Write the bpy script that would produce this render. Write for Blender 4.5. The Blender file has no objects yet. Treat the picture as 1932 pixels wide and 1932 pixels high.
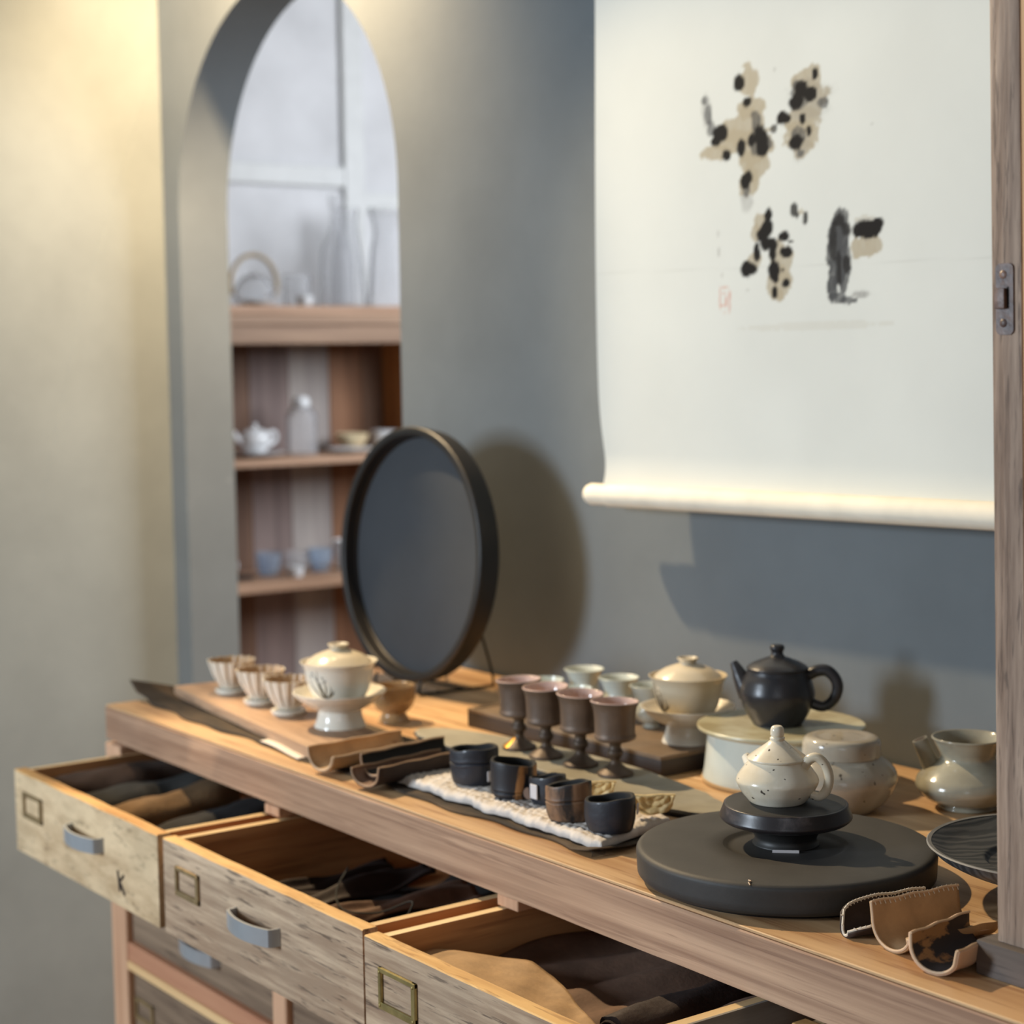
import bpy, bmesh, math, random
import numpy as np
from mathutils import Vector, Matrix, Quaternion

# ------------------------------------------------------------------ camera, world, lights, exposure
SC = bpy.context.scene
ROOT = SC.collection
Z0 = 0.92                       # height of the counter top above the floor
pi = math.pi

cd = bpy.data.cameras.new('camera')
cam = bpy.data.objects.new('camera', cd)
ROOT.objects.link(cam)
_roll, _pit, _yaw = 1.57146973e-02, 8.43290296e-02, 9.38823505e-01
_F = Vector((-math.sin(_yaw)*math.cos(_pit), math.cos(_yaw)*math.cos(_pit), -math.sin(_pit)))
_r = _F.cross(Vector((0, 0, 1))).normalized()
_d = _F.cross(_r)
_r2 = math.cos(_roll)*_r + math.sin(_roll)*_d
_u2 = -(-math.sin(_roll)*_r + math.cos(_roll)*_d)
cam.matrix_world = Matrix(((_r2.x, _u2.x, -_F.x, 0.0), (_r2.y, _u2.y, -_F.y, 0.0), (_r2.z, _u2.z, -_F.z, Z0+0.5), (0, 0, 0, 1)))
cd.sensor_width = 36.0
cd.lens = 3437.4/1932*36.0
cd.clip_start = 0.05
cd.dof.use_dof = True
cd.dof.focus_distance = 1.63
cd.dof.aperture_fstop = 5.2
SC.camera = cam

SC.view_settings.view_transform = 'Standard'
SC.view_settings.look = 'None'
SC.view_settings.gamma = 1.0
SC.view_settings.use_curve_mapping = False
SC.view_settings.exposure = 0.0
SC.cycles.use_denoising = True
SC.cycles.max_bounces = 8

W = bpy.data.worlds.new('room_light')
SC.world = W
W.use_nodes = True
W.node_tree.nodes['Background'].inputs[0].default_value = (1.0, 0.90, 0.76, 1)
W.node_tree.nodes['Background'].inputs[1].default_value = 0.11

def area(name, loc, aim, sx, sy, power, col, spread=None):
    l = bpy.data.lights.new(name, 'AREA')
    l.shape = 'RECTANGLE'; l.size = sx; l.size_y = sy; l.energy = power; l.color = col
    if spread: l.spread = spread
    o = bpy.data.objects.new(name, l); ROOT.objects.link(o)
    o.location = loc
    o.rotation_euler = (Vector(aim)-Vector(loc)).to_track_quat('-Z', 'Y').to_euler()
    return o

def spot(name, loc, aim, power, col, ang, blend, rad):
    l = bpy.data.lights.new(name, 'SPOT')
    l.energy = power; l.color = col; l.spot_size = ang; l.spot_blend = blend; l.shadow_soft_size = rad
    o = bpy.data.objects.new(name, l); ROOT.objects.link(o)
    o.location = loc
    o.rotation_euler = (Vector(aim)-Vector(loc)).to_track_quat('-Z', 'Y').to_euler()
    return o

WARM = (1.0, 0.76, 0.46)
area('window_light', (-2.45, -1.9, Z0+0.80), (-2.0, 1.6, Z0+0.25), 0.60, 0.80, 92, (0.76, 0.88, 1.0))
area('side_window_light', (1.6, -1.6, Z0+1.0), (-1.6, 1.4, Z0), 1.4, 1.4, 10, (0.85, 0.92, 1.0))
spot('track_spot', (-3.20, 1.00, Z0+1.80), (-1.10, 0.96, Z0), 290, WARM, 0.92, 0.30, 0.03)
spot('wall_spot', (-2.78, 1.40, Z0+1.66), (-2.92, 1.67, Z0+1.25), 240, (1.0, 0.73, 0.43), 2.2, 1.0, 0.05)
area('next_room_light', (-2.3, 3.6, 2.2), (-4.5, 2.5, 1.2), 1.3, 1.3, 80, (0.90, 0.94, 1.0))

# ------------------------------------------------------------------ helpers
def link(o, parent=None):
    ROOT.objects.link(o)
    if parent is not None:
        o.parent = parent
    return o

def mesh(v, f, smooth=True, angle=40, mi=None):
    me = bpy.data.meshes.new('m')
    me.from_pydata([tuple(p) for p in v], [], f)
    if mi is not None:
        me.polygons.foreach_set('material_index', mi)
    if smooth:
        me.polygons.foreach_set('use_smooth', [True]*len(me.polygons))
        try:
            me.set_sharp_from_angle(angle=math.radians(angle))
        except Exception:
            pass
    me.update()
    return me

def obj(name, vf, m, parent=None, smooth=True, angle=40, label=None, mi=None):
    me = mesh(vf[0], vf[1], smooth, angle, mi)
    for x in (m if isinstance(m, (list, tuple)) else [m]):
        me.materials.append(x)
    o = bpy.data.objects.new(name, me)
    link(o, parent)
    if label: o['label'] = label
    return o

def thing(name, label, cat, loc, rz=0.0, group=None):
    o = bpy.data.objects.new(name, None)
    o.empty_display_size = 0.05
    ROOT.objects.link(o)
    o.location = loc; o.rotation_euler = (0, 0, rz)
    o['label'] = label; o['category'] = cat
    if group: o['group'] = group
    return o

def tag(o, label, cat, group=None, kind=None):
    o['label'] = label; o['category'] = cat
    if group: o['group'] = group
    if kind: o['kind'] = kind
    return o

def dup(root, loc, rz, label):
    r = root.copy(); ROOT.objects.link(r); r.location = loc; r.rotation_euler = (0, 0, rz); r['label'] = label
    for ch in list(root.children):
        c = ch.copy(); ROOT.objects.link(c); c.parent = r
        for g in ch.children:
            e = g.copy(); ROOT.objects.link(e); e.parent = c
    return r

def struct(name, vf, m, smooth=False, parent=None, mi=None):
    o = obj(name, vf, m, parent, smooth, mi=mi)
    if parent is None: o['kind'] = 'structure'
    return o

def bx(x0, x1, y0, y1, z0, z1, b=0.0, seg=1):
    if b <= 0:
        v = [(x0,y0,z0),(x1,y0,z0),(x1,y1,z0),(x0,y1,z0),(x0,y0,z1),(x1,y0,z1),(x1,y1,z1),(x0,y1,z1)]
        return v, [(0,3,2,1),(4,5,6,7),(0,1,5,4),(1,2,6,5),(2,3,7,6),(3,0,4,7)]
    bm = bmesh.new()
    bmesh.ops.create_cube(bm, size=1.0)
    bmesh.ops.scale(bm, vec=(x1-x0, y1-y0, z1-z0), verts=bm.verts)
    bmesh.ops.translate(bm, vec=((x0+x1)/2, (y0+y1)/2, (z0+z1)/2), verts=bm.verts)
    bmesh.ops.bevel(bm, geom=list(bm.edges), offset=b, segments=seg, affect='EDGES', profile=0.6)
    bm.verts.index_update()
    v = [tuple(p.co) for p in bm.verts]; f = [tuple(q.index for q in p.verts) for p in bm.faces]
    bm.free()
    return v, f

def join(*vfs):
    V, Fc = [], []
    for v, f in vfs:
        n = len(V); V += list(v); Fc += [tuple(i+n for i in q) for q in f]
    return V, Fc

def xf(vf, M):
    return [tuple(M @ Vector(p)) for p in vf[0]], vf[1]

def lathe(prof, seg=48, fn=None, c=(0, 0, 0)):
    V, Fc, rings = [], [], []
    for r, z in prof:
        if r <= 1e-6:
            rings.append([len(V)]); V.append((c[0], c[1], c[2]+z))
        else:
            ring = []
            for k in range(seg):
                t = 2*pi*k/seg
                rr, zz = fn(r, z, t) if fn else (r, z)
                ring.append(len(V)); V.append((c[0]+rr*math.cos(t), c[1]+rr*math.sin(t), c[2]+zz))
            rings.append(ring)
    for a, b in zip(rings, rings[1:]):
        for k in range(seg):
            k2 = (k+1) % seg
            if len(a) == 1 and len(b) == 1: continue
            if len(a) == 1: Fc.append((a[0], b[k2], b[k]))
            elif len(b) == 1: Fc.append((a[k], a[k2], b[0]))
            else: Fc.append((a[k], a[k2], b[k2], b[k]))
    return V, Fc

def smooth_prof(pts, n=5):
    """Catmull-Rom through profile points; a repeated point keeps a hard corner."""
    out = []
    P = [np.array(p, float) for p in pts]
    for i in range(len(P)-1):
        p1, p2 = P[i], P[i+1]
        if np.allclose(p1, p2): continue
        p0 = P[i-1] if i > 0 else p1*2-p2
        p3 = P[i+2] if i+2 < len(P) else p2*2-p1
        if i > 0 and np.allclose(P[i-1], p1): p0 = p1*2-p2
        if i+2 < len(P) and np.allclose(P[i+2], p2): p3 = p2*2-p1
        d = p2-p1; ld = np.linalg.norm(d)
        def lim(m, la):
            lm = np.linalg.norm(m); mx = min(ld, la)
            return m*(mx/lm) if lm > mx and lm > 0 else m
        m1 = lim((p2-p0)/2, np.linalg.norm(p1-p0)); m2 = lim((p3-p1)/2, np.linalg.norm(p3-p2))
        for k in range(n):
            t = k/n
            q = (2*t**3-3*t*t+1)*p1+(t**3-2*t*t+t)*m1+(3*t*t-2*t**3)*p2+(t**3-t*t)*m2
            out.append((max(q[0], 0.0), q[1]))
    out.append(tuple(P[-1]))
    return out

def smooth_path(pts, n=6, closed=False):
    P = [np.array(p, float) for p in pts]; L = len(P); out = []
    rng = range(L) if closed else range(L-1)
    for i in rng:
        p1, p2 = P[i], P[(i+1) % L]
        p0 = P[(i-1) % L] if (closed or i > 0) else p1*2-p2
        p3 = P[(i+2) % L] if (closed or i+2 < L) else p2*2-p1
        for k in range(n):
            t = k/n
            out.append(tuple(0.5*((2*p1)+(-p0+p2)*t+(2*p0-5*p1+4*p2-p3)*t*t+(-p0+3*p1-3*p2+p3)*t**3)))
    if not closed: out.append(tuple(P[-1]))
    return out

def tube(pts, rad, seg=8, closed=False, flat=None):
    """flat=(sx,sy): elliptical section."""
    P = [Vector(p) for p in pts]; n = len(P)
    R = [float(q) for q in rad] if isinstance(rad, (list, tuple)) else [float(rad)]*n
    V, Fc = [], []
    prev = None
    for i in range(n):
        a = P[(i-1) % n] if (closed or i > 0) else P[i]
        b = P[(i+1) % n] if (closed or i < n-1) else P[i]
        T = (b-a).normalized()
        if prev is None:
            up = Vector((0, 0, 1)) if abs(T.z) < 0.9 else Vector((0, 1, 0))
            N = (up-T*up.dot(T)).normalized()
        else:
            N = (prev-T*prev.dot(T)).normalized()
        prev = N; Bn = T.cross(N)
        fx, fy = flat if flat else (1, 1)
        for k in range(seg):
            t = 2*pi*k/seg
            V.append(tuple(P[i]+R[i]*(fx*math.cos(t)*N+fy*math.sin(t)*Bn)))
    for i in range(n if closed else n-1):
        j = (i+1) % n
        for k in range(seg):
            k2 = (k+1) % seg
            Fc.append((i*seg+k, j*seg+k, j*seg+k2, i*seg+k2))
    if not closed:
        Fc.append(tuple(range(seg))); Fc.append(tuple((n-1)*seg+k for k in reversed(range(seg))))
    return V, Fc

def grid(nu, nv, fn):
    V = [tuple(fn(i/(nu-1), j/(nv-1))) for j in range(nv) for i in range(nu)]
    Fc = [(j*nu+i, j*nu+i+1, (j+1)*nu+i+1, (j+1)*nu+i) for j in range(nv-1) for i in range(nu-1)]
    return V, Fc

def solid(o, th, off=-1.0):
    m = o.modifiers.new('thickness', 'SOLIDIFY'); m.thickness = th; m.offset = off
    return o

_rng = np.random.default_rng(7)
_NG = _rng.random((256, 256))
def vnoise(x, y, s):
    x = np.asarray(x)*s; y = np.asarray(y)*s
    xi = np.floor(x).astype(int); yi = np.floor(y).astype(int)
    fx = x-xi; fy = y-yi
    fx = fx*fx*(3-2*fx); fy = fy*fy*(3-2*fy)
    g = lambda a, b: _NG[a % 256, b % 256]
    return (g(xi, yi)*(1-fx)+g(xi+1, yi)*fx)*(1-fy)+(g(xi, yi+1)*(1-fx)+g(xi+1, yi+1)*fx)*fy
def fbm(x, y, s, o=4):
    t = 0; a = 0.5
    for i in range(o):
        t = t+a*vnoise(np.asarray(x)+i*3.7, np.asarray(y)-i*1.3, s*2**i); a *= 0.5
    return t

# ------------------------------------------------------------------ materials
def S(r, g, b):
    f = lambda c: (c/255/12.92) if c/255 <= 0.04045 else ((c/255+0.055)/1.055)**2.4
    return (f(r), f(g), f(b), 1.0)

class NT:
    def __init__(s, name):
        s.m = bpy.data.materials.new(name); s.m.use_nodes = True
        s.t = s.m.node_tree; s.b = s.t.nodes['Principled BSDF']
    def n(s, kind, **kw):
        x = s.t.nodes.new(kind)
        for k, v in kw.items():
            if k.startswith('i_'): x.inputs[k[2:].replace('_', ' ')].default_value = v
            else: setattr(x, k, v)
        return x
    def l(s, a, b): s.t.links.new(a, b)
    def ramp(s, fac, stops):
        r = s.n('ShaderNodeValToRGB')
        e = r.color_ramp.elements
        while len(e) < len(stops): e.new(0.5)
        for q, (p, c) in zip(e, stops): q.position = p; q.color = c
        s.l(fac, r.inputs[0]); return r.outputs[0]
    def coord(s, scale=(1, 1, 1), rot=(0, 0, 0), rnd=True):
        c = s.n('ShaderNodeTexCoord'); mp = s.n('ShaderNodeMapping')
        mp.inputs['Scale'].default_value = scale; mp.inputs['Rotation'].default_value = rot
        v = c.outputs['Object']
        if rnd:
            oi = s.n('ShaderNodeObjectInfo'); ad = s.n('ShaderNodeVectorMath', operation='ADD')
            ml = s.n('ShaderNodeMath', operation='MULTIPLY'); ml.inputs[1].default_value = 3.0
            s.l(oi.outputs['Random'], ml.inputs[0]); s.l(v, ad.inputs[0]); s.l(ml.outputs[0], ad.inputs[1]); v = ad.outputs[0]
        s.l(v, mp.inputs[0]); return mp.outputs[0]
    def noise(s, vec, scale, detail=5, rough=0.55, dist=0.0):
        x = s.n('ShaderNodeTexNoise'); x.inputs['Scale'].default_value = scale; x.inputs['Detail'].default_value = detail
        x.inputs['Roughness'].default_value = rough; x.inputs['Distortion'].default_value = dist
        s.l(vec, x.inputs['Vector']); return x.outputs['Fac']
    def mix(s, fac, a, b, mode='MIX'):
        x = s.n('ShaderNodeMix', data_type='RGBA', blend_type=mode)
        if isinstance(fac, (int, float)): x.inputs[0].default_value = fac
        else: s.l(fac, x.inputs[0])
        for k, q in ((6, a), (7, b)):
            if isinstance(q, tuple): x.inputs[k].default_value = q
            else: s.l(q, x.inputs[k])
        return x.outputs[2]
    def bump(s, fac, strength, dist=0.002):
        x = s.n('ShaderNodeBump'); x.inputs['Strength'].default_value = strength; x.inputs['Distance'].default_value = dist
        s.l(fac, x.inputs['Height']); s.l(x.outputs[0], s.b.inputs['Normal']); return x

def plain(name, c, rough=0.5, metal=0.0, var=0.12, nscale=18, bump=0.0, bscale=80, coat=0.0, spec=0.5, bdist=0.002):
    k = NT(name); v = k.coord()
    n = k.noise(v, nscale)
    lo = tuple(x*(1-var*1.6) for x in c[:3])+(1,); hi = tuple(min(1, x*(1+var*1.6)) for x in c[:3])+(1,)
    k.l(k.ramp(n, [(0.3, lo), (0.7, hi)]), k.b.inputs['Base Color'])
    k.b.inputs['Roughness'].default_value = rough; k.b.inputs['Metallic'].default_value = metal
    k.b.inputs['Coat Weight'].default_value = coat; k.b.inputs['Coat Roughness'].default_value = 0.08
    k.b.inputs['Specular IOR Level'].default_value = spec
    if bump: k.bump(k.noise(v, bscale, 6), bump, bdist)
    return k.m

def wood(name, c1, c2, axis='x', rough=0.6, fine=70, coarse=9, bump=0.25, dark=None, darkamt=0.3, stretch=0.06, coat=0.0, weather=0.0, wc=None):
    """c1 dark grain, c2 light grain; the grain runs along axis."""
    k = NT(name)
    sc = {'x': (stretch, 1, 1), 'y': (1, stretch, 1), 'z': (1, 1, stretch)}[axis]
    v = k.coord(sc)
    n1 = k.noise(v, fine, 6, 0.6, 0.15); n2 = k.noise(v, coarse, 4, 0.5, 0.3)
    a = k.n('ShaderNodeMath', operation='MULTIPLY_ADD'); a.inputs[1].default_value = 0.55
    k.l(n1, a.inputs[0])
    b = k.n('ShaderNodeMath', operation='MULTIPLY'); b.inputs[1].default_value = 0.55; k.l(n2, b.inputs[0]); k.l(b.outputs[0], a.inputs[2])
    col = k.ramp(a.outputs[0], [(0.44, c1), (0.66, c2)])
    if dark:
        n3 = k.noise(v, fine*1.6, 3, 0.7, 0.2)
        col = k.mix(k.ramp(n3, [(0.565, (0, 0, 0, 1)), (0.64, (darkamt,)*3+(1,))]), col, dark)
    if weather:
        v2 = k.coord((1, 1, 1)); n4 = k.noise(v2, 7, 5, 0.6)
        col = k.mix(k.ramp(n4, [(0.42, (0, 0, 0, 1)), (0.7, (weather,)*3+(1,))]), col, wc)
    k.l(col, k.b.inputs['Base Color'])
    k.b.inputs['Roughness'].default_value = rough
    k.b.inputs['Coat Weight'].default_value = coat; k.b.inputs['Coat Roughness'].default_value = 0.2
    if bump: k.bump(n1, bump, 0.0015)
    return k.m

def glaze(name, c, spots=0.0, rough=0.12, var=0.08, spotc=(0.03, 0.02, 0.015, 1), c2=None, nscale=14, bump=0.05):
    k = NT(name); v = k.coord()
    n = k.noise(v, nscale, 4)
    d = c2 if c2 else tuple(x*(1-var*2) for x in c[:3])+(1,)
    col = k.ramp(n, [(0.38, d), (0.62, c)])
    if spots:
        n2 = k.noise(v, 140, 1)
        col = k.mix(k.ramp(n2, [(0.715, (0, 0, 0, 1)), (0.735, (spots,)*3+(1,))]), col, spotc)
    k.l(col, k.b.inputs['Base Color'])
    k.b.inputs['Roughness'].default_value = rough
    if bump: k.bump(k.noise(v, 40, 3), bump, 0.002)
    return k.m

def glass(name, c=(1, 1, 1, 1), rough=0.02):
    """thin clear glass: mostly see-through, mirror-like towards its edges"""
    k = NT(name)
    tr = k.n('ShaderNodeBsdfTransparent'); tr.inputs[0].default_value = tuple(0.97*x for x in c[:3])+(1,)
    gl = k.n('ShaderNodeBsdfGlossy'); gl.inputs['Roughness'].default_value = 0.18
    fr = k.n('ShaderNodeFresnel'); fr.inputs['IOR'].default_value = 1.14
    mx = k.n('ShaderNodeMixShader'); k.l(fr.outputs[0], mx.inputs[0]); k.l(tr.outputs[0], mx.inputs[1]); k.l(gl.outputs[0], mx.inputs[2])
    df = k.n('ShaderNodeBsdfDiffuse'); df.inputs[0].default_value = (0.86*c[0], 0.88*c[1], 0.92*c[2], 1)  # white diffuse share imitates bright glare on the glass
    m2 = k.n('ShaderNodeMixShader'); m2.inputs[0].default_value = 0.13; k.l(mx.outputs[0], m2.inputs[1]); k.l(df.outputs[0], m2.inputs[2])
    k.l(m2.outputs[0], k.t.nodes['Material Output'].inputs['Surface'])
    return k.m

def two(name, ca, cb, scale, lo=0.45, hi=0.55, rough=0.6, bump=0.2, bscale=60, stretch=(1, 1, 1), coat=0.0):
    """two colours in patches"""
    k = NT(name); v = k.coord(stretch)
    n = k.noise(v, scale, 6, 0.6, 0.3)
    k.l(k.ramp(n, [(lo, ca), (hi, cb)]), k.b.inputs['Base Color'])
    k.b.inputs['Roughness'].default_value = rough; k.b.inputs['Coat Weight'].default_value = coat
    if bump: k.bump(k.noise(v, bscale, 6), bump, 0.002)
    return k.m

def vcol(name, rough=0.6, bump=0.1, bscale=300):
    k = NT(name); a = k.n('ShaderNodeVertexColor', layer_name='print'); k.l(a.outputs[0], k.b.inputs['Base Color'])
    k.b.inputs['Roughness'].default_value = rough; k.b.inputs['Specular IOR Level'].default_value = 0.15
    if bump: k.bump(k.noise(k.coord(rnd=False), bscale, 4), bump, 0.001)
    return k.m

def set_print(o, cols):
    at = o.data.color_attributes.new('print', 'FLOAT_COLOR', 'POINT')
    at.data.foreach_set('color', np.asarray(cols, dtype=np.float32).ravel())

M_PLASTER = None
def plaster(name, c, speck, amt):
    k = NT(name); v = k.coord(rnd=False)
    n = k.noise(v, 3.2, 6, 0.6); n2 = k.noise(v, 26, 6, 0.7); n3 = k.noise(v, 9, 8, 0.75, 0.6)
    lo = tuple(x*0.88 for x in c[:3])+(1,); hi = tuple(x*1.1 for x in c[:3])+(1,)
    col = k.ramp(n, [(0.3, lo), (0.7, hi)])
    col = k.mix(k.ramp(n3, [(0.66, (0, 0, 0, 1)), (0.80, (amt,)*3+(1,))]), col, speck)
    k.l(col, k.b.inputs['Base Color']); k.b.inputs['Roughness'].default_value = 0.75
    k.b.inputs['Specular IOR Level'].default_value = 0.25
    k.bump(n2, 0.12, 0.003)
    return k.m

m_wall = plaster('blue_grey_plaster', S(107, 113, 116), S(172, 173, 173), 0.6)
m_wall_left = plaster('cream_plaster', S(137, 142, 140), S(158, 162, 160), 0.1)
m_white_wall = plaster('white_wall_paint', S(205, 206, 208), S(220, 220, 220), 0.1)
m_trim = plain('white_trim_paint', S(196, 198, 197), 0.5, var=0.03)
m_floor = wood('floor_boards', S(110, 85, 62), S(150, 120, 92), 'x', 0.5, 30, 4)
m_ceil = plain('ceiling_paint', S(225, 222, 214), 0.8, var=0.03)

m_top = wood('counter_top_wood', S(176, 136, 96), S(216, 180, 136), 'x', 0.45, 40, 6, 0.15, dark=S(142, 96, 60), darkamt=0.6)
m_apron = wood('planed_apron_wood', S(152, 117, 92), S(204, 167, 136), 'x', 0.55, 110, 14, 0.2, dark=S(120, 86, 66), darkamt=0.5, stretch=0.022)
m_carcass = wood('pale_pink_cedar', S(186, 140, 108), S(216, 174, 140), 'z', 0.6, 50, 6, 0.12)
m_rail = wood('pink_cedar_rail', S(176, 122, 92), S(200, 148, 114), 'x', 0.6, 50, 6, 0.12)
m_railedge_lit = wood('lit_rail_edge', S(206, 164, 112), S(228, 190, 138), 'x', 0.6, 50, 6, 0.1)  # highlight along the rail edge put into a paler wood colour
m_front = wood('weathered_drawer_wood', S(152, 125, 100), S(214, 187, 156), 'x', 0.8, 110, 12, 0.55, dark=S(66, 48, 36), darkamt=0.75, stretch=0.07, weather=0.35, wc=S(164, 146, 124))
m_front_pale = wood('pale_drawer_wood', S(182, 153, 116), S(222, 195, 156), 'x', 0.8, 60, 9, 0.3, dark=S(108, 86, 62), darkamt=0.4, stretch=0.3, weather=0.4, wc=S(140, 122, 94))
m_front_dark = wood('grey_brown_drawer_wood', S(104, 84, 66), S(140, 118, 96), 'x', 0.8, 90, 10, 0.4, dark=S(64, 50, 40), darkamt=0.5, stretch=0.06)
m_edge = wood('fresh_cut_edge_wood', S(190, 142, 84), S(222, 180, 118), 'x', 0.7, 70, 12, 0.2, dark=S(150, 104, 58), darkamt=0.5, stretch=0.1)
m_box = wood('cedar_drawer_side', S(166, 112, 68), S(214, 160, 108), 'y', 0.6, 45, 9, 0.12, dark=S(112, 62, 34), darkamt=0.4, stretch=0.05)
m_railtop_lit = wood('lit_drawer_side_edge', S(206, 172, 122), S(238, 210, 162), 'y', 0.6, 50, 6, 0.1)  # lamplight on the top faces of the drawer sides put into paler wood
m_sidegrey = wood('grey_side_wood', S(128, 122, 114), S(166, 160, 152), 'y', 0.7, 50, 8, 0.15)
m_chrome = plain('brushed_nickel', S(176, 180, 184), 0.32, 0.5, 0.05, 30)
m_brass = plain('worn_brass', S(176, 160, 108), 0.42, 0.9, 0.15, 60)
m_bronze = plain('dull_bronze', S(150, 128, 92), 0.55, 0.6, 0.15, 60)
m_inkline = plain('black_marker_ink', S(52, 38, 30), 0.8)
m_paper = plain('white_paper', S(226, 214, 200), 0.8, var=0.03)
m_tag = plain('price_tag_paper', S(206, 200, 200), 0.7, var=0.03)

def sh(vf, L):
    return [(p[0]-L[0], p[1]-L[1], p[2]-L[2]) for p in vf[0]], vf[1]

# ------------------------------------------------------------------ the setting
WY, WT = 1.67, 0.11            # back wall face and its thickness
AX, AR, AZ = -3.0, 0.41, Z0+0.795   # arch centre, radius, spring height
def wall_with_arch():
    x0, x1, top = -3.48, 1.4, 2.9
    N = 40
    arc = [(AX-AR, 0.0)]
    arc += [(AX-AR, AZ*k/4) for k in range(1, 4)]
    arc += [(AX-AR*math.cos(pi*k/N), AZ+AR*math.sin(pi*k/N)) for k in range(N+1)]
    arc += [(AX+AR, AZ*k/4) for k in range(3, 0, -1)]
    arc += [(AX+AR, 0.0)]
    V, F = [], []
    def strip(y, flip):
        n0 = len(V)
        for (x, z) in arc: V.append((x, y, z))
        for (x, z) in arc: V.append((x, y, top))
        n = len(arc)
        for i in range(n-1):
            if abs(arc[i][0]-arc[i+1][0]) < 1e-6: continue
            q = (n0+i, n0+i+1, n0+n+i+1, n0+n+i)
            F.append(q if not flip else q[::-1])
        for xa, xb in ((x0, AX-AR), (AX+AR, x1)):
            m = len(V); V.extend([(xa, y, 0), (xb, y, 0), (xb, y, top), (xa, y, top)])
            q = (m, m+1, m+2, m+3); F.append(q if not flip else q[::-1])
        return n0
    a = strip(WY, False); b = strip(WY+WT, True)
    for i in range(len(arc)-1):
        F.append((a+i, b+i, b+i+1, a+i+1))
    return V, F
w = struct('wall_back', wall_with_arch(), m_wall, smooth=True)
struct('wall_left', bx(-3.60, -3.48, -2.6, WY+0.001, 0, 2.9), m_wall_left)
struct('floor', bx(-5.4, 2.2, -3.2, 5.0, -0.05, 0.0), m_floor)
struct('wall_far', bx(-4.80, -4.70, WY+WT, 4.8, 0, 2.9), m_white_wall)
struct('wall_next', bx(-4.80, 1.4, 4.8, 4.9, 0, 2.9), m_white_wall)
# door and panel mouldings on the white wall beyond the arch
def far_bar(name, y0, y1, z0, z1, d=0.018):
    return struct(name, bx(-4.70, -4.70+d, y0, y1, z0, z1, 0.003), m_trim)
far_bar('trim_1', 2.0, 2.835, Z0+1.01, Z0+1.07)
far_bar('trim_2', 2.835, 2.905, Z0+0.45, 2.9)
far_bar('trim_3', 2.905, 3.7, Z0+0.94, Z0+1.0, 0.012)

# ------------------------------------------------------------------ counter: worktop and drawer cabinet
XL, XR, YF, YB = -2.50, -0.25, 1.081, 1.662
L = (-1.6, 1.37, Z0-0.06)
wt = thing('worktop', 'long wooden worktop with a planed brown front edge, covered in tea ware', 'worktop', L)
for k, (ya, yb) in enumerate([(YF+0.0012, 1.235), (1.2355, 1.43), (1.4305, YB)]):
    obj('plank', sh(bx(XL, XR, ya, yb, Z0-0.0034, Z0, 0.0008), L), m_top, wt, smooth=False)
obj('core_board', sh(bx(XL, XR, YF+0.023, YB, Z0-0.03, Z0-0.0036), L), m_top, wt, smooth=False)
def apron():
    n = 60; V, F = [], []
    for i in range(n+1):
        x = XL+(XR-XL)*i/n
        w = 0.0012*math.sin(i*1.7)*math.sin(i*0.6)
        zb = Z0-0.050-0.008*i/n*1.6
        for (y, z) in ((YF+w*0.4, zb), (YF, Z0-0.0050+w*0.6), (YF+0.0010, Z0-0.0037), (YF+0.0222, Z0-0.0037), (YF+0.0222, zb)):
            V.append((x, y, z))
    for i in range(n):
        for k in range(5):
            a = i*5+k; b = i*5+(k+1) % 5
            F.append((a, b, b+5, a+5))
    F.append(tuple(range(4, -1, -1))); F.append(tuple(n*5+k for k in range(5)))
    return V, F
obj('front_apron', sh(apron(), L), m_apron, wt, smooth=True, angle=30, label='planed brown front edge board')

L = (-1.6, 1.37, 0.0)
cb = thing('drawer_cabinet', 'wooden cabinet of drawers under the worktop, upper row pulled open', 'cabinet', L)
def cpart(name, vf, m, parent=cb, **kw):
    return obj(name, sh(vf, L), m, parent, smooth=kw.pop('smooth', False), **kw)
cols = [-2.5, -2.018, -1.515, -1.128, -0.66, -0.25]
ztop = Z0-0.058
cpart('corner_post', bx(-2.512, -2.462, YF+0.003, YF+0.05, 0.0, ztop, 0.002), m_carcass)
for x in (-2.018, -1.515, -1.128, -0.66):
    cpart('divider_post', bx(x, x+0.034, YF+0.004, YF+0.05, 0.0, Z0-0.20, 0.002), m_carcass)
    cpart('kicker_rail', bx(x, x+0.036, YF+(0.06 if x > -1.2 else 0.001), YB-0.03, Z0-0.0685, ztop+0.002, 0.001), m_carcass)
cpart('end_panel', bx(-2.505, -2.49, YF+0.05, YB, 0.0, ztop), m_carcass)
cpart('back_panel', bx(-2.49, -0.25, YB-0.012, YB, 0.0, ztop), m_box)
cpart('end_panel', bx(-0.265, -0.25, YF+0.01, YB-0.012, 0.0, ztop), m_carcass)
for zc in (Z0-0.372, Z0-0.64):
    for i in range(5):
        a = cols[i]+(0.038 if i == 0 else 0.034); b = cols[i+1]
        cpart('cross_rail', bx(a, b, YF+0.006, YF+0.05, zc-0.006, zc+0.021, 0.001), m_rail)
        cpart('rail_edge_strip', bx(a, b, YF+0.004, YF+0.05, zc-0.019, zc-0.0065, 0.001), m_railedge_lit)
    cpart('dust_panel', bx(-2.49, -0.265, YF+0.05, YB-0.012, zc, zc+0.008), m_box)
cpart('dust_panel', bx(-2.49, -0.265, YF+0.05, YB-0.012, Z0-0.205, Z0-0.197), m_box)
cpart('cross_rail', bx(-2.462, -0.265, YF+0.02, YF+0.05, Z0-0.207, Z0-0.192), m_rail)

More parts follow.
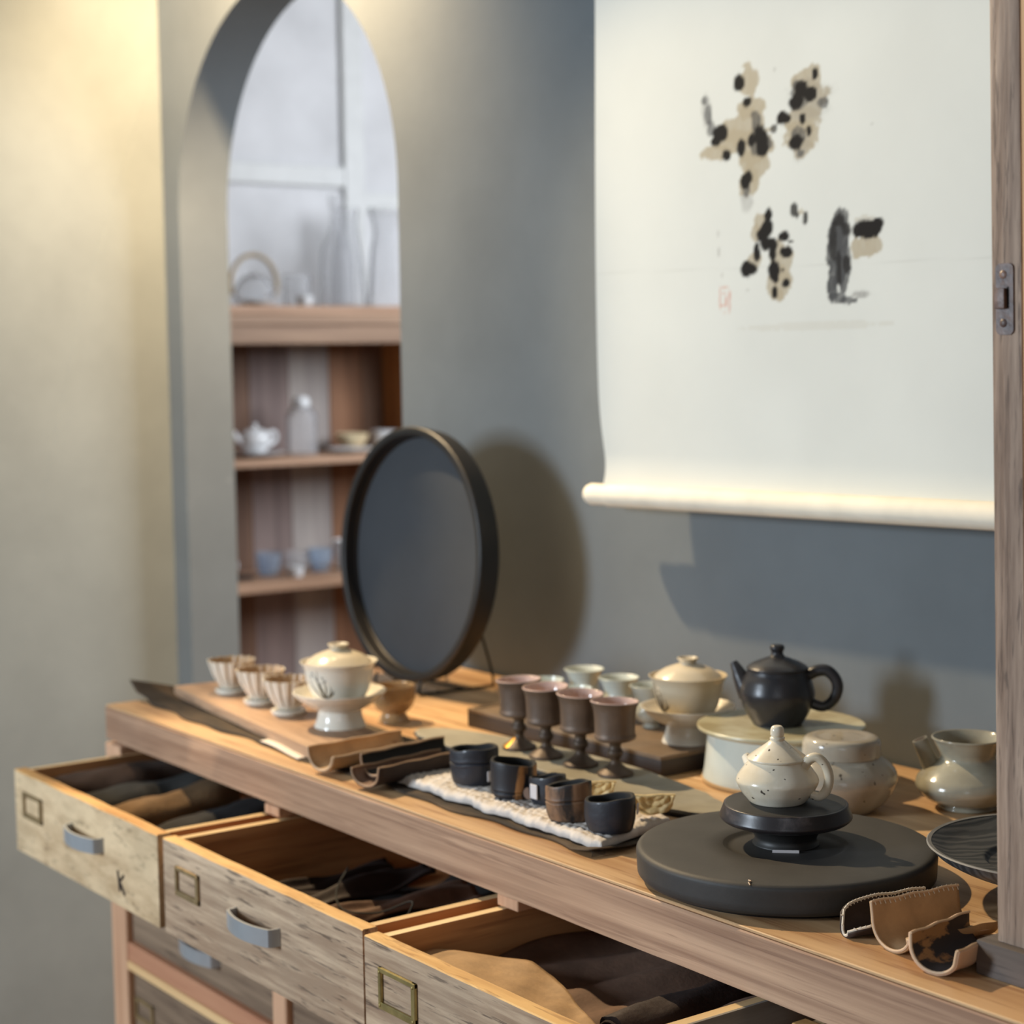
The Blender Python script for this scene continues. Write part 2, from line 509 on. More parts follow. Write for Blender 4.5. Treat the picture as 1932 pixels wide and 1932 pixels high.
def handle_mesh(w=0.100, h=0.0098, bow=0.012, out=0.012):
    V, F = [], []
    n = 18
    path = [(-w/2, 0.0), (-w/2+0.002, -out*0.8)] 
    for i in range(n+1):
        t = i/n*2-1
        path.append((t*(w/2-0.003), -out-bow*(1-t*t)*0.75))
    path += [(w/2-0.002, -out*0.8), (w/2, 0.0)]
    m = len(path); th = 0.0035
    for i, (x, y) in enumerate(path):
        a = path[max(i-1, 0)]; b = path[min(i+1, m-1)]
        tx, ty = b[0]-a[0], b[1]-a[1]; l = math.hypot(tx, ty); nx, ny = -ty/l, tx/l
        for (o_, z) in ((-th/2, -h), (-th/2, h), (th/2, h), (th/2, -h)):
            V.append((x+nx*o_, y+ny*o_, z))
    for i in range(m-1):
        for k in range(4):
            a = i*4+k; b = i*4+(k+1) % 4
            F.append((a, a+4, b+4, b))
    F.append((0, 1, 2, 3)); F.append(tuple((m-1)*4+k for k in (3, 2, 1, 0)))
    return V, F
def holder_mesh(w, h, t=0.007, d=0.0035):
    return join(bx(-w/2, w/2, -d, 0, h/2-t*0.75, h/2, 0.0007), bx(-w/2, w/2, -d, 0, -h/2, -h/2+t, 0.0007),
                bx(-w/2, -w/2+t*0.7, -d*1.02, 0, -h/2, h/2, 0.0007), bx(w/2-t, w/2, -d*1.02, 0, -h/2, h/2, 0.0007),
                *[lathe([(0, -0.0005), (0.0014, -0.0005), (0.0014, 0.0006), (0, 0.0009)], 8, c=(0, 0, 0)) and xf(lathe([(0.0016, 0), (0.0016, 0.0008), (0, 0.0012)], 8), Matrix.Translation((sx, -d, sz)) @ Matrix.Rotation(pi/2, 4, 'X')) for sx in (-w/2+0.003, w/2-0.0035) for sz in (-h/2+0.004, h/2-0.0045)])

def drawer(x0, x1, yf, zt, zb, depth, front_mat, hx, hz, lx, lz, hold_mat, lw=0.066, lh=0.034, rag=0.0, seed=1, handle=True, grey=False):
    """a drawer: sides, bottom and back; the front board, handle and label holder are its parts"""
    y2 = yf+0.018
    g = 0.006; th = 0.011
    zr = zt-0.001
    zo = zb+0.012
    box = join(bx(x0+g, x0+g+th, y2, yf+depth, zo, zr), bx(x1-g-th, x1-g, y2, yf+depth, zo, zr),
               bx(x0+g+th, x1-g-th, yf+depth-0.012, yf+depth, zo, zr), bx(x0+g+th, x1-g-th, y2, yf+depth-0.012, zo+0.006, zo+0.012))
    mi = [1 if (q % 6 == 1 and q < 18) else 0 for q in range(len(box[1]))]
    d = cpart('drawer', box, [m_box, m_railtop_lit], mi=mi)
    if grey: cpart('side_board', bx(x1-g, x1-g+0.003, y2, yf+depth, zo, zr), m_sidegrey, d, label='grey outer side')
    n = 40; V, F, mi = [], [], []
    rr = random.Random(seed)
    prof = [(rr.random()-0.5) for _ in range(n+1)]
    for i in range(n+1):
        x = x0+(x1-x0)*i/n
        q = rag*(prof[i]*0.5+math.sin(i*0.55+seed)*0.4) if 0 < i < n else 0
        e = 0.0012
        for (y, z) in ((yf, zb), (yf+q*0.15, zt-e+q*0.3), (yf+e, zt+q*0.3), (y2-e+q*0.5, zt), (y2, zt-e), (y2, zb)):
            V.append((x, y, z))
    for i in range(n):
        for k in range(6):
            a = i*6+k; b = i*6+(k+1) % 6
            F.append((a, b, b+6, a+6)); mi.append(1 if k in (1, 2, 3) else 0)
    F.append((5, 4, 3, 2, 1, 0)); mi.append(0); F.append(tuple(n*6+k for k in range(6))); mi.append(0)
    fr = cpart('drawer_front', (V, F), [front_mat, m_edge], d, mi=mi)
    if handle:
        cpart('handle', xf(handle_mesh(), Matrix.Translation((hx, yf, hz))), m_chrome, d, smooth=True, angle=30)
    if lw:
        cpart('label_holder', xf(holder_mesh(lw, lh), Matrix.Translation((lx, yf, lz))), hold_mat, d)
    return d
ZT = Z0-0.070
d1 = drawer(-2.475, -2.010, 0.930, ZT, Z0-0.186, 0.40, m_front_pale, -2.222, Z0-0.117, -2.408, Z0-0.114, m_bronze, 0.066, 0.036, 0.003, 3)
d2 = drawer(-1.994, -1.536, 0.930, ZT, Z0-0.186, 0.40, m_front, -1.758, Z0-0.121, -1.928, Z0-0.114, m_bronze, 0.060, 0.036, 0.002, 5)
d3 = drawer(-1.521, -1.135, 0.923, ZT, Z0-0.186, 0.40, m_front, -1.285, Z0-0.138, -1.459, Z0-0.115, m_brass, 0.066, 0.042, 0.001, 8, grey=True)
drawer(-1.085, -0.67, 1.082, ZT, Z0-0.186, 0.40, m_front, -0.88, Z0-0.125, -1.0, Z0-0.115, m_bronze, 0.06, 0.036, 0, 9)
# a marker K on the pale front
K = [((-2.129, -0.146), (-2.124, -0.172)), ((-2.111, -0.149), (-2.126, -0.160)), ((-2.125, -0.159), (-2.109, -0.174))]
cpart('ink_letter', join(*[tube([(a[0], 0.9298, Z0+a[1]+0.006), ((a[0]+b[0])/2+0.001, 0.9297, Z0+(a[1]+b[1])/2+0.006), (b[0], 0.9298, Z0+b[1]+0.006)], 0.0019, 6) for a, b in K]), m_inkline, d1, label='handwritten black K')
for row, (zt_, zb_) in enumerate([(Z0-0.210, Z0-0.348), (Z0-0.394, Z0-0.612)]):
    for i in range(5):
        a = cols[i]+(0.041 if i == 0 else 0.037); b = cols[i+1]-0.003
        if row == 0:
            drawer(a, b, YF+0.014, zt_, zb_, 0.40, m_front_dark, (a+b)/2+0.01, Z0-0.305, a+0.05, Z0-0.255, m_bronze, 0.06, 0.036, 0, 11+i)
        else:
            drawer(a, b, YF+0.014, zt_, zb_, 0.40, m_front_dark, (a+b)/2, Z0-0.52, a+0.034, Z0-0.449, m_bronze, 0.060, 0.034, 0, 21+i)

# ------------------------------------------------------------------ scroll on the back wall
BLOBS=[('T',0.95,-1.7021,0.8447,0.0158,0.0197,0),('T',0.95,-1.698,0.8087,0.023,0.0118,0),('T',0.95,-1.7098,0.7863,0.0319,0.0218,0),('T',0.95,-1.7333,0.7709,0.0295,0.012,-0.5),('T',0.95,-1.7602,0.7595,0.0225,0.0091,-0.7),('T',0.95,-1.6926,0.7607,0.0244,0.0217,0),('T',0.95,-1.6928,0.739,0.0224,0.0218,0),('T',0.95,-1.7015,0.718,0.0168,0.0179,0),('L',0.5,-1.7061,0.6944,0.011,0.013,0),('L',0.5,-1.7778,0.8141,0.0091,0.0223,0),('K',1,-1.7186,0.8439,0.0105,0.0103,0),('K',1,-1.7046,0.818,0.0069,0.0063,0),('K',1,-1.754,0.7831,0.012,0.0101,0),('K',1,-1.7625,0.7739,0.0084,0.0061,0),('K',1,-1.7423,0.7537,0.0065,0.0072,0),('K',1,-1.7158,0.7611,0.007,0.0096,0),('K',1,-1.6811,0.7714,0.0108,0.0138,0),('K',1,-1.6969,0.7691,0.0063,0.0083,0),('K',1,-1.6784,0.7554,0.0091,0.0088,0),('K',1,-1.7073,0.7205,0.0105,0.0104,0),('G',0.8,-1.6895,0.792,0.008,0.0118,0),('G',0.8,-1.706,0.7094,0.0064,0.01,0),('G',0.8,-1.7801,0.8286,0.0061,0.0057,0),('G',0.8,-1.7749,0.8097,0.0061,0.0121,0),('G',0.8,-1.7696,0.7909,0.0066,0.0097,0),('G',0.8,-1.6854,0.764,0.0171,0.0138,0),('K',0.8,-1.6585,0.7797,0.0056,0.0047,0),('T',0.8,-1.6683,0.7798,0.0085,0.0027,0),('T',0.95,-1.6007,0.8316,0.022,0.0162,0),('T',0.95,-1.5967,0.8082,0.0268,0.019,0),('T',0.95,-1.6116,0.7832,0.0257,0.0144,0),('T',0.95,-1.6117,0.766,0.0265,0.0163,0),('T',0.95,-1.609,0.7504,0.0168,0.0106,0),('L',0.3,-1.5981,0.8065,0.0362,0.0266,0),('L',0.3,-1.6117,0.7525,0.019,0.0163,0),('K',1,-1.5887,0.8376,0.0045,0.0068,0),('K',1,-1.6115,0.8215,0.0092,0.0096,0),('K',1,-1.621,0.8074,0.0114,0.0086,0),('K',1,-1.5954,0.8147,0.0096,0.0087,0),('K',1,-1.6431,0.7906,0.0105,0.0077,0),('K',1,-1.6348,0.7887,0.005,0.0048,0),('K',1,-1.6095,0.7859,0.0054,0.0061,0),('K',1,-1.6199,0.7592,0.0136,0.01,0),('K',1,-1.599,0.7704,0.0043,0.0065,0),('G',0.8,-1.5755,0.8019,0.0087,0.0072,0),('G',0.8,-1.6171,0.7675,0.0131,0.0092,0),('G',0.8,-1.6131,0.745,0.006,0.0042,0),('G',0.8,-1.6142,0.8142,0.0135,0.0153,0),('T',0.9,-1.6904,0.6535,0.0072,0.0099,0),('T',0.9,-1.6935,0.6177,0.011,0.0096,0),('T',0.9,-1.6481,0.6134,0.0173,0.0256,0),('T',0.9,-1.651,0.5899,0.0191,0.0174,0),('T',0.9,-1.6539,0.5742,0.0096,0.0071,0),('T',0.9,-1.6818,0.6648,0.0097,0.0119,0),('K',1,-1.6689,0.6738,0.0068,0.0089,0),('K',1,-1.6704,0.6581,0.0113,0.0115,0),('K',1,-1.679,0.6488,0.0097,0.0087,0),('K',1,-1.6634,0.6369,0.0096,0.0087,0),('K',1,-1.6728,0.6385,0.0102,0.0087,0),('K',1,-1.6892,0.6285,0.0058,0.012,0.3),('K',1,-1.7023,0.6082,0.0134,0.0096,0),('K',1,-1.6418,0.6454,0.0089,0.0067,0),('K',1,-1.6397,0.6267,0.01,0.0071,0),('K',1,-1.6615,0.624,0.0062,0.0075,0),('K',1,-1.6594,0.6041,0.0102,0.0122,0),('K',1,-1.6566,0.5961,0.0068,0.0075,0),('K',1,-1.6399,0.5875,0.0061,0.0055,0),('K',1,-1.6581,0.5764,0.0045,0.0071,0),('K',1,-1.644,0.6044,0.0022,0.0024,0),('K',1,-1.6299,0.6389,0.0044,0.0019,0),('K',0.9,-1.6243,0.6764,0.0055,0.0081,-0.5),('K',0.9,-1.6196,0.6703,0.0033,0.0043,0),('K',0.9,-1.6052,0.6654,0.0046,0.0081,0),('T',0.7,-1.612,0.6736,0.0044,0.0031,0),('G',1,-1.5469,0.6594,0.0114,0.0125,0),('G',1,-1.5483,0.6405,0.0172,0.0208,0),('G',1,-1.5561,0.6144,0.0126,0.0399,0),('G',1,-1.5436,0.6213,0.0114,0.0322,0),('G',1,-1.5418,0.5966,0.0104,0.0208,0),('G',1,-1.5601,0.5784,0.0089,0.0153,0),('G',1,-1.553,0.5663,0.0162,0.0069,0),('G',1,-1.5353,0.5623,0.0155,0.0045,0),('K',0.75,-1.5482,0.6595,0.0062,0.0076,0),('K',0.75,-1.5587,0.6317,0.0058,0.0209,0),('K',0.75,-1.5379,0.6474,0.0072,0.0075,0),('K',0.75,-1.5496,0.6027,0.0047,0.0228,0),('K',0.75,-1.5379,0.6059,0.0057,0.0113,0),('L',0.8,-1.5143,0.5691,0.0183,0.0049,-0.45),('T',0.95,-1.5042,0.6247,0.0247,0.0112,-0.1),('T',0.4,-1.5073,0.6575,0.0151,0.0034,0),('K',1,-1.5043,0.6456,0.0231,0.0101,-0.15),('K',1,-1.4873,0.6487,0.0104,0.0089,0),('R',0.75,-1.7553,0.5739,0.0018,0.0164,0),('R',0.75,-1.7373,0.5692,0.0018,0.0163,0),('R',0.75,-1.7462,0.5858,0.009,0.0012,0),('R',0.75,-1.7455,0.5542,0.0078,0.0012,0),('R',0.75,-1.7483,0.5778,0.006,0.0016,0),('R',0.75,-1.7439,0.5694,0.0024,0.0082,0),('R',0.75,-1.7505,0.5635,0.0054,0.0014,0),('L',0.5,-1.6567,0.8514,0.0028,0.0015,0),('L',0.5,-1.4954,0.7674,0.0025,0.0017,0),('L',0.5,-1.7582,0.6558,0.0027,0.0053,0),('L',0.5,-1.7569,0.6322,0.0024,0.0061,0),('L',0.5,-1.7511,0.6024,0.0021,0.0029,0),('L',0.5,-1.7054,0.5812,0.0029,0.0016,0),('T',0.18,-1.5989,0.5334,0.1083,0.0047,0)]
def scroll():
    Ls = (-1.57, WY-0.06, Z0+0.90)
    t = thing('hanging_scroll', 'white paper hanging scroll with ink brushed characters on the grey wall', 'scroll', Ls)
    x0, x1, zb, zt = -1.988, -1.18, Z0+0.318, Z0+1.40
    nu, nv = 340, 420
    def fn(u, v):
        x = x0+(x1-x0)*u; z = zb+(zt-zb)*v
        h = (z-zb)/0.3
        left = 0.012*math.exp(-u/0.06)*(0.5+0.5*math.sin(v*5.0+0.6))
        y = WY-0.045-0.004*math.sin(u*7+1.0)*(1-v*0.4)-left
        x += 0.016*(math.exp(-(v/0.07)**2))*(1-u)*0.9-0.018*(1-u)*v
        if h < 0.16: y -= 0.010*(1-h/0.16)**2
        return (x, y, z)
    vf = grid(nu, nv, fn)
    P = np.array(vf[0]); X, Z = P[:, 0], P[:, 2]
    base = np.array([0.585, 0.625, 0.62]); col = np.tile(base, (len(P), 1))
    f = fbm(X, Z, 9, 5); col *= (0.955+0.09*f)[:, None]
    edge = np.exp(-np.clip(Z-zb, 0, 1)/0.014)[:, None]*0.28
    col = col*(1-edge)+edge*np.array([0.74, 0.60, 0.36])
    seam = np.exp(-((Z-(Z0+0.609-0.02*(X+1.66)))/0.0009)**2)[:, None]*0.08
    col = col*(1-seam)
    wob = (fbm(X, Z, 90, 4)-0.5); wob2 = (fbm(X+5, Z+2, 40, 4)-0.5)
    dry = fbm(X*1.0, Z*0.35, 240, 3)
    C = {'T': (0.36, 0.325, 0.245), 'K': (0.010, 0.011, 0.013), 'G': (0.060, 0.066, 0.074), 'L': (0.27, 0.28, 0.28), 'R': (0.50, 0.17, 0.11)}
    order = {'T': 0, 'L': 1, 'G': 2, 'K': 3, 'R': 4}
    for ty, a, cx, cz, rx, rz, ro in sorted(BLOBS, key=lambda e: order[e[0]]):
        dx = (X-cx)/rx; dz = (Z-Z0-cz)/rz
        c_, s_ = math.cos(ro), math.sin(ro)
        ex, ez = dx*c_-dz*s_, dx*s_+dz*c_
        d = np.sqrt(ex*ex+ez*ez)*0.86+wob*0.75+wob2*0.4
        soft = {'T': 0.10, 'K': 0.22, 'G': 0.16, 'L': 0.45, 'R': 0.35}[ty]
        m = np.clip((1.0-d)/soft, 0, 1); m = m*m*(3-2*m)*a
        if ty in 'GL': m = m*(0.62+0.6*dry)
        if ty == 'R': m = m*(0.3+0.9*dry)
        if ty == 'T': m = m*(0.80+0.25*dry)
        m = np.clip(m, 0, 1)[:, None]
        col = col*(1-m)+m*np.array(C[ty])
    p = obj('paper_sheet', sh(vf, Ls), vcol('scroll_paper', 0.85, 0.06, 500), t)
    set_print(p, np.concatenate([np.clip(col, 0, 1), np.ones((len(P), 1))], 1))
    # roller with paper wrapped round it, a little off level
    k = 40
    a = (-2.018, WY-0.057, Z0+0.306); b = (-1.14, WY-0.057, Z0+0.3202)
    m_roll = plain('roller_paper', S(226, 220, 204), 0.7, var=0.05)
    pts = [tuple(np.array(a)+(np.array(b)-np.array(a))*q) for q in (0.0, 0.004, 0.010, 0.03, 0.5, 0.97, 0.995, 1.0)]
    obj('roller', sh(tube(pts, [0.009, 0.0135, 0.0152, 0.0152, 0.0152, 0.0152, 0.0135, 0.009], 28), Ls), m_roll, t)
    obj('roller_sleeve', sh(tube([(-1.972, a[1]-0.0005, a[2]+0.0008), (-1.57, a[1]-0.0005, a[2]+0.0072), (-1.17, a[1]-0.0005, a[2]+0.0138)], 0.0163, 28), Ls), m_roll, t)
    obj('hanging_rod', sh(bx(-2.02, -1.14, WY-0.055, WY-0.039, Z0+1.395, Z0+1.41, 0.002), Ls), m_carcass, t)
    for x in (-1.9, -1.25): obj('hanging_peg', sh(bx(x-0.006, x+0.006, WY-0.039, WY, Z0+1.396, Z0+1.408, 0.001), Ls), m_carcass, t)
scroll()

# ------------------------------------------------------------------ tea ware on the counter
m_porc = glaze('ivory_porcelain', S(230, 224, 210), rough=0.16, var=0.04)
m_porc2 = glaze('warm_ivory_glaze', S(214, 200, 174), rough=0.22, var=0.06)
m_fluteline = plain('brown_flute_groove', S(164, 144, 116), 0.5)
m_cupin = glaze('tan_inner_glaze', S(176, 146, 108), rough=0.3)
m_tancup = glaze('tan_cup_glaze', S(172, 142, 102), rough=0.2, c2=S(152, 122, 84))
m_celadon = glaze('pale_celadon_glaze', S(206, 210, 200), rough=0.14, var=0.05)
m_ash = glaze('ash_grey_glaze', S(176, 168, 152), spots=0.8, rough=0.14, var=0.10, c2=S(150, 141, 126))
m_ash2 = glaze('grey_green_glaze', S(168, 164, 146), rough=0.13, c2=S(142, 136, 120))
m_wpot = glaze('crackled_white_glaze', S(236, 228, 210), spots=0.9, rough=0.2, c2=S(216, 203, 178), nscale=22, bump=0.15)
m_standglaze = glaze('pale_green_ash_glaze', S(196, 192, 166), rough=0.25, c2=S(168, 158, 126), nscale=20)
m_rawfoot = plain('unglazed_foot_clay', S(176, 144, 100), 0.8)
m_blackpot = plain('blackened_clay', S(46, 46, 50), 0.32, 0.1, 0.15, 25, 0.08, 120)
m_stone = plain('black_ink_stone', S(56, 54, 52), 0.62, 0.0, 0.10, 30, 0.06, 300)
m_traydisc = plain('matte_black_lacquer', S(52, 56, 61), 0.75, 0.0, 0.06, 10, 0.05, 200)
m_trayrim = plain('black_tray_rim', S(24, 22, 21), 0.45, 0.0, 0.15, 20)
m_stand = two('dark_iron_glaze', S(46, 42, 44), S(96, 88, 88), 34, 0.5, 0.72, 0.35, 0.1, 60)
m_standtop = plain('dark_stand_top', S(40, 39, 38), 0.5, 0, 0.1, 30)
m_gob = plain('bronze_brown_clay', S(104, 86, 72), 0.48, 0.25, 0.18, 22, 0.35, 70)
m_gobfoot = plain('dark_bronze_foot', S(78, 64, 52), 0.5, 0.3, 0.2, 30, 0.4, 80)
m_gobin = glaze('pink_inner_glaze', S(208, 180, 168), rough=0.12, var=0.1)
m_footglint = plain('painted_foot_glint', S(214, 160, 70), 0.3, 0.9, 0.1, 40)  # gold colour for the highlight painted on one goblet foot
m_slate = plain('grey_slate', S(148, 142, 126), 0.7, 0, 0.10, 24, 0.3, 60)
m_slate_edge = plain('dark_slate_edge', S(54, 54, 54), 0.8, 0, 0.2, 30, 0.6, 50)
m_darktray = plain('dark_brown_lacquer', S(52, 42, 37), 0.55, 0, 0.12, 20, 0.1, 60)
m_traytop_lit = plain('lit_tray_top', S(116, 98, 80), 0.55, 0, 0.15, 20, 0.1, 60)  # lamplight on the tray top and lip put into a lighter brown
m_walnut = wood('walnut_board', S(146, 114, 88), S(188, 154, 124), 'x', 0.5, 60, 8, 0.15, dark=S(88, 62, 48), darkamt=0.4)
m_runner = two('dark_bark_cloth', S(42, 34, 26), S(84, 68, 50), 26, 0.4, 0.62, 0.9, 0.7, 120, (0.25, 1, 1))
m_quilt = plain('off_white_quilt', S(206, 198, 190), 0.9, 0, 0.05, 40, 0.3, 240)
m_leather_tan = plain('tan_leather', S(178, 146, 108), 0.72, 0, 0.12, 40, 0.25, 220)
m_leather_brown = plain('brown_leather', S(118, 92, 76), 0.75, 0, 0.14, 40, 0.25, 220)
m_leather_black = plain('black_leather', S(30, 29, 28), 0.8, 0, 0.1, 40, 0.2, 220)
m_leather_dark = plain('dark_brown_leather', S(50, 38, 34), 0.7, 0, 0.14, 40, 0.25, 220)
m_leather_edge = plain('raw_leather_edge', S(206, 178, 148), 0.85, 0, 0.06)
m_thread = plain('waxed_white_thread', S(216, 206, 190), 0.8, 0, 0.04)
m_thread_tan = plain('tan_thread', S(170, 140, 112), 0.85, 0, 0.08)
m_pale_leather = plain('pale_pink_leather', S(206, 172, 144), 0.8, 0, 0.06, 40, 0.15, 220)
m_marble = two('marbled_leather', S(44, 36, 38), S(168, 124, 78), 34, 0.52, 0.57, 0.55, 0.1, 200, (1, 0.5, 1))
m_gold = plain('crinkled_gold_leather', S(226, 196, 138), 0.5, 0.0, 0.14, 60, 0.7, 70, bdist=0.004)
m_bam_black = plain('charred_bamboo', S(29, 32, 42), 0.55, 0, 0.2, 40, 0.35, 90, coat=0.15)
m_bam_mix = two('half_charred_bamboo', S(32, 28, 28), S(132, 100, 74), 24, 0.46, 0.56, 0.5, 0.4, 90, (1, 1, 0.5))
m_bam_tan = two('charred_tan_bamboo', S(30, 30, 36), S(170, 122, 74), 22, 0.54, 0.58, 0.5, 0.2, 90, (1, 1, 0.3))
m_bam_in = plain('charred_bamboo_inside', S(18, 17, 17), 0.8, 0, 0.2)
m_wire = plain('black_wire', S(20, 19, 18), 0.45, 0.6, 0.05)
def ringwood():
    k = NT('ebonised_ring_wood'); v = k.coord((1, 0.28, 1), (0, 0, 0.5), rnd=False)
    w_ = k.n('ShaderNodeTexWave', wave_type='BANDS'); w_.inputs['Scale'].default_value = 34; w_.inputs['Distortion'].default_value = 7.0
    w_.inputs['Detail'].default_value = 3; w_.inputs['Detail Scale'].default_value = 1.4; k.l(v, w_.inputs['Vector'])
    k.l(k.ramp(w_.outputs['Fac'], [(0.2, S(48, 50, 52)), (0.8, S(76, 77, 78))]), k.b.inputs['Base Color'])
    k.b.inputs['Roughness'].default_value = 0.55; k.bump(w_.outputs['Fac'], 0.25, 0.001)
    return k.m
m_darkplate = ringwood()
m_platerim = plain('worn_plate_rim', S(112, 112, 112), 0.6)
m_greywood = wood('weathered_grey_wood', S(130, 108, 92), S(184, 160, 140), 'z', 0.75, 170, 26, 0.4, dark=S(74, 60, 52), darkamt=0.6)
m_greybase = wood('dark_grey_wood', S(74, 66, 62), S(104, 94, 88), 'x', 0.75, 60, 10, 0.3, dark=S(52, 46, 44), darkamt=0.5)
m_orange = wood('orange_cedar', S(206, 152, 100), S(236, 190, 138), 'z', 0.6, 50, 8, 0.1)
m_rust = two('rusty_iron_plate', S(74, 54, 48), S(128, 100, 86), 60, 0.4, 0.7, 0.45, 0.4, 120)

C = lambda x, y, z=0.0: (x, y, Z0+z)

# --- dark runner under the left half of the ware
def runner():
    Lr = C(-1.97, 1.2)
    t = thing('cloth_runner', 'long dark brown bark cloth runner lying under board and quilted mat', 'runner', Lr)
    def fn(u, v):
        x = -2.494+u*1.094; y = 1.113+0.016*(1-u)**3+v*0.175
        y += 0.004*math.sin(u*23)*(1-v)+0.003*math.sin(u*61+1)*(1-v)+0.006*u*(1-v)
        x += 0.006*math.sin(v*9)-(0.03*(1-v) if u < 0.02 else 0)
        z = 0.0016+0.0008*math.sin(u*40+v*3)*math.sin(v*11)
        c = max(0, 1-u/0.05)
        z += 0.026*c*c*max(0.0, 1-1.6*v)
        if u > 0.97: z += 0.006*(u-0.97)/0.03*(0.5+0.5*math.sin(v*6+1.5))
        return (x-Lr[0], y-Lr[1], z)
    o = obj('cloth', grid(160, 30, fn), m_runner, t); solid(o, 0.0012, 1.0)
    fr = []
    for i in range(9):
        y = 1.119+0.006*i/3; x = -1.402
        fr.append(tube([(x-Lr[0]-0.004, y-Lr[1], 0.006), (x-Lr[0]+0.003, y-Lr[1]-0.001, 0.005), (x-Lr[0]+0.004, y-Lr[1]-0.003, 0.001)], 0.0004, 5))
    obj('frayed_threads', join(*fr), m_runner, t)['kind'] = 'stuff'
runner()

# --- walnut board with the fluted cups and first gaiwan
BT = 0.0195
def board():
    A, B_, D = Vector((-2.475, 1.180, 0)), Vector((-1.938, 1.113, 0)), Vector((-2.468, 1.287, 0))
    ang = math.atan2(B_.y-A.y, B_.x-A.x)
    ln = (B_-A).length
    o = obj('serving_board', bx(0, ln, 0, 0.112, 0.0045, BT, 0.0025, 2), m_walnut)
    o.location = C(A.x, A.y); o.rotation_euler = (0, 0, ang)
    tag(o, 'brown walnut serving board under the white fluted cups', 'board')
board()

def fluted_proto(loc, label):
    t = thing('fluted_cup', label, 'cup', loc, 0, 'white fluted cups on the walnut board')
    N = 14
    prof_o = smooth_prof([(0.0, 0.006), (0.012, 0.006), (0.0160, 0.009), (0.0215, 0.0160), (0.0275, 0.0280), (0.0322, 0.0430), (0.0350, 0.0545)], 4)
    prof_i = smooth_prof([(0.0334, 0.0545), (0.0300, 0.043), (0.0250, 0.028), (0.017, 0.015), (0.0, 0.011)], 4)
    seg = N*8
    def fl(r, z, th):
        q = max(0.0, min(1.0, (z-0.010)/0.012))
        c = abs(math.cos(N*th/2))
        top = 0.0004*math.cos(N*th) if z > 0.05 else 0
        return r*(1-0.055*q*(1-c)**1.6), (z if z < 0.02 else 0.02+(z-0.02)*0.82)+top
    v1, f1 = lathe(prof_o, seg, fl); v2, f2 = lathe(prof_i, seg, fl)
    n1 = len(v1)
    F = f1+[tuple(i+n1 for i in q) for q in f2]
    mi = []
    nr = len(prof_o)-1
    for qi, q in enumerate(f1):
        k = qi % seg
        th = 2*pi*(k+0.5)/seg
        c = abs(math.cos(N*th/2))
        z = sum(v1[i][2] for i in q)/len(q)
        mi.append(1 if (c < 0.26 and z > 0.012) else 0)
    mi += [2]*len(f2)
    # rim bridge
    a0 = n1-seg; 
    for k in range(seg):
        k2 = (k+1) % seg
        F.append((a0+k, a0+k2, n1+k2, n1+k)); mi.append(0)
    obj('bowl', (v1+v2, F), [m_porc, m_fluteline, m_cupin], t, mi=mi)
    obj('saucer_foot', lathe(smooth_prof([(0, 0), (0.022, 0), (0.0235, 0.0015), (0.0235, 0.0015), (0.0245, 0.0055), (0.0225, 0.0066), (0.013, 0.0052), (0, 0.0055)], 3), 40), m_porc, t)
    return t
ft = C(-2.369, 1.222, BT)
f1 = fluted_proto(ft, 'white fluted cup at the far end of the walnut board, furthest from the gaiwan')
dup(f1, C(-2.266, 1.214, BT), 0.13, 'middle one of the three white fluted cups on the walnut board')
dup(f1, C(-2.172, 1.206, BT), 0.27, 'white fluted cup standing right beside the orchid painted gaiwan')

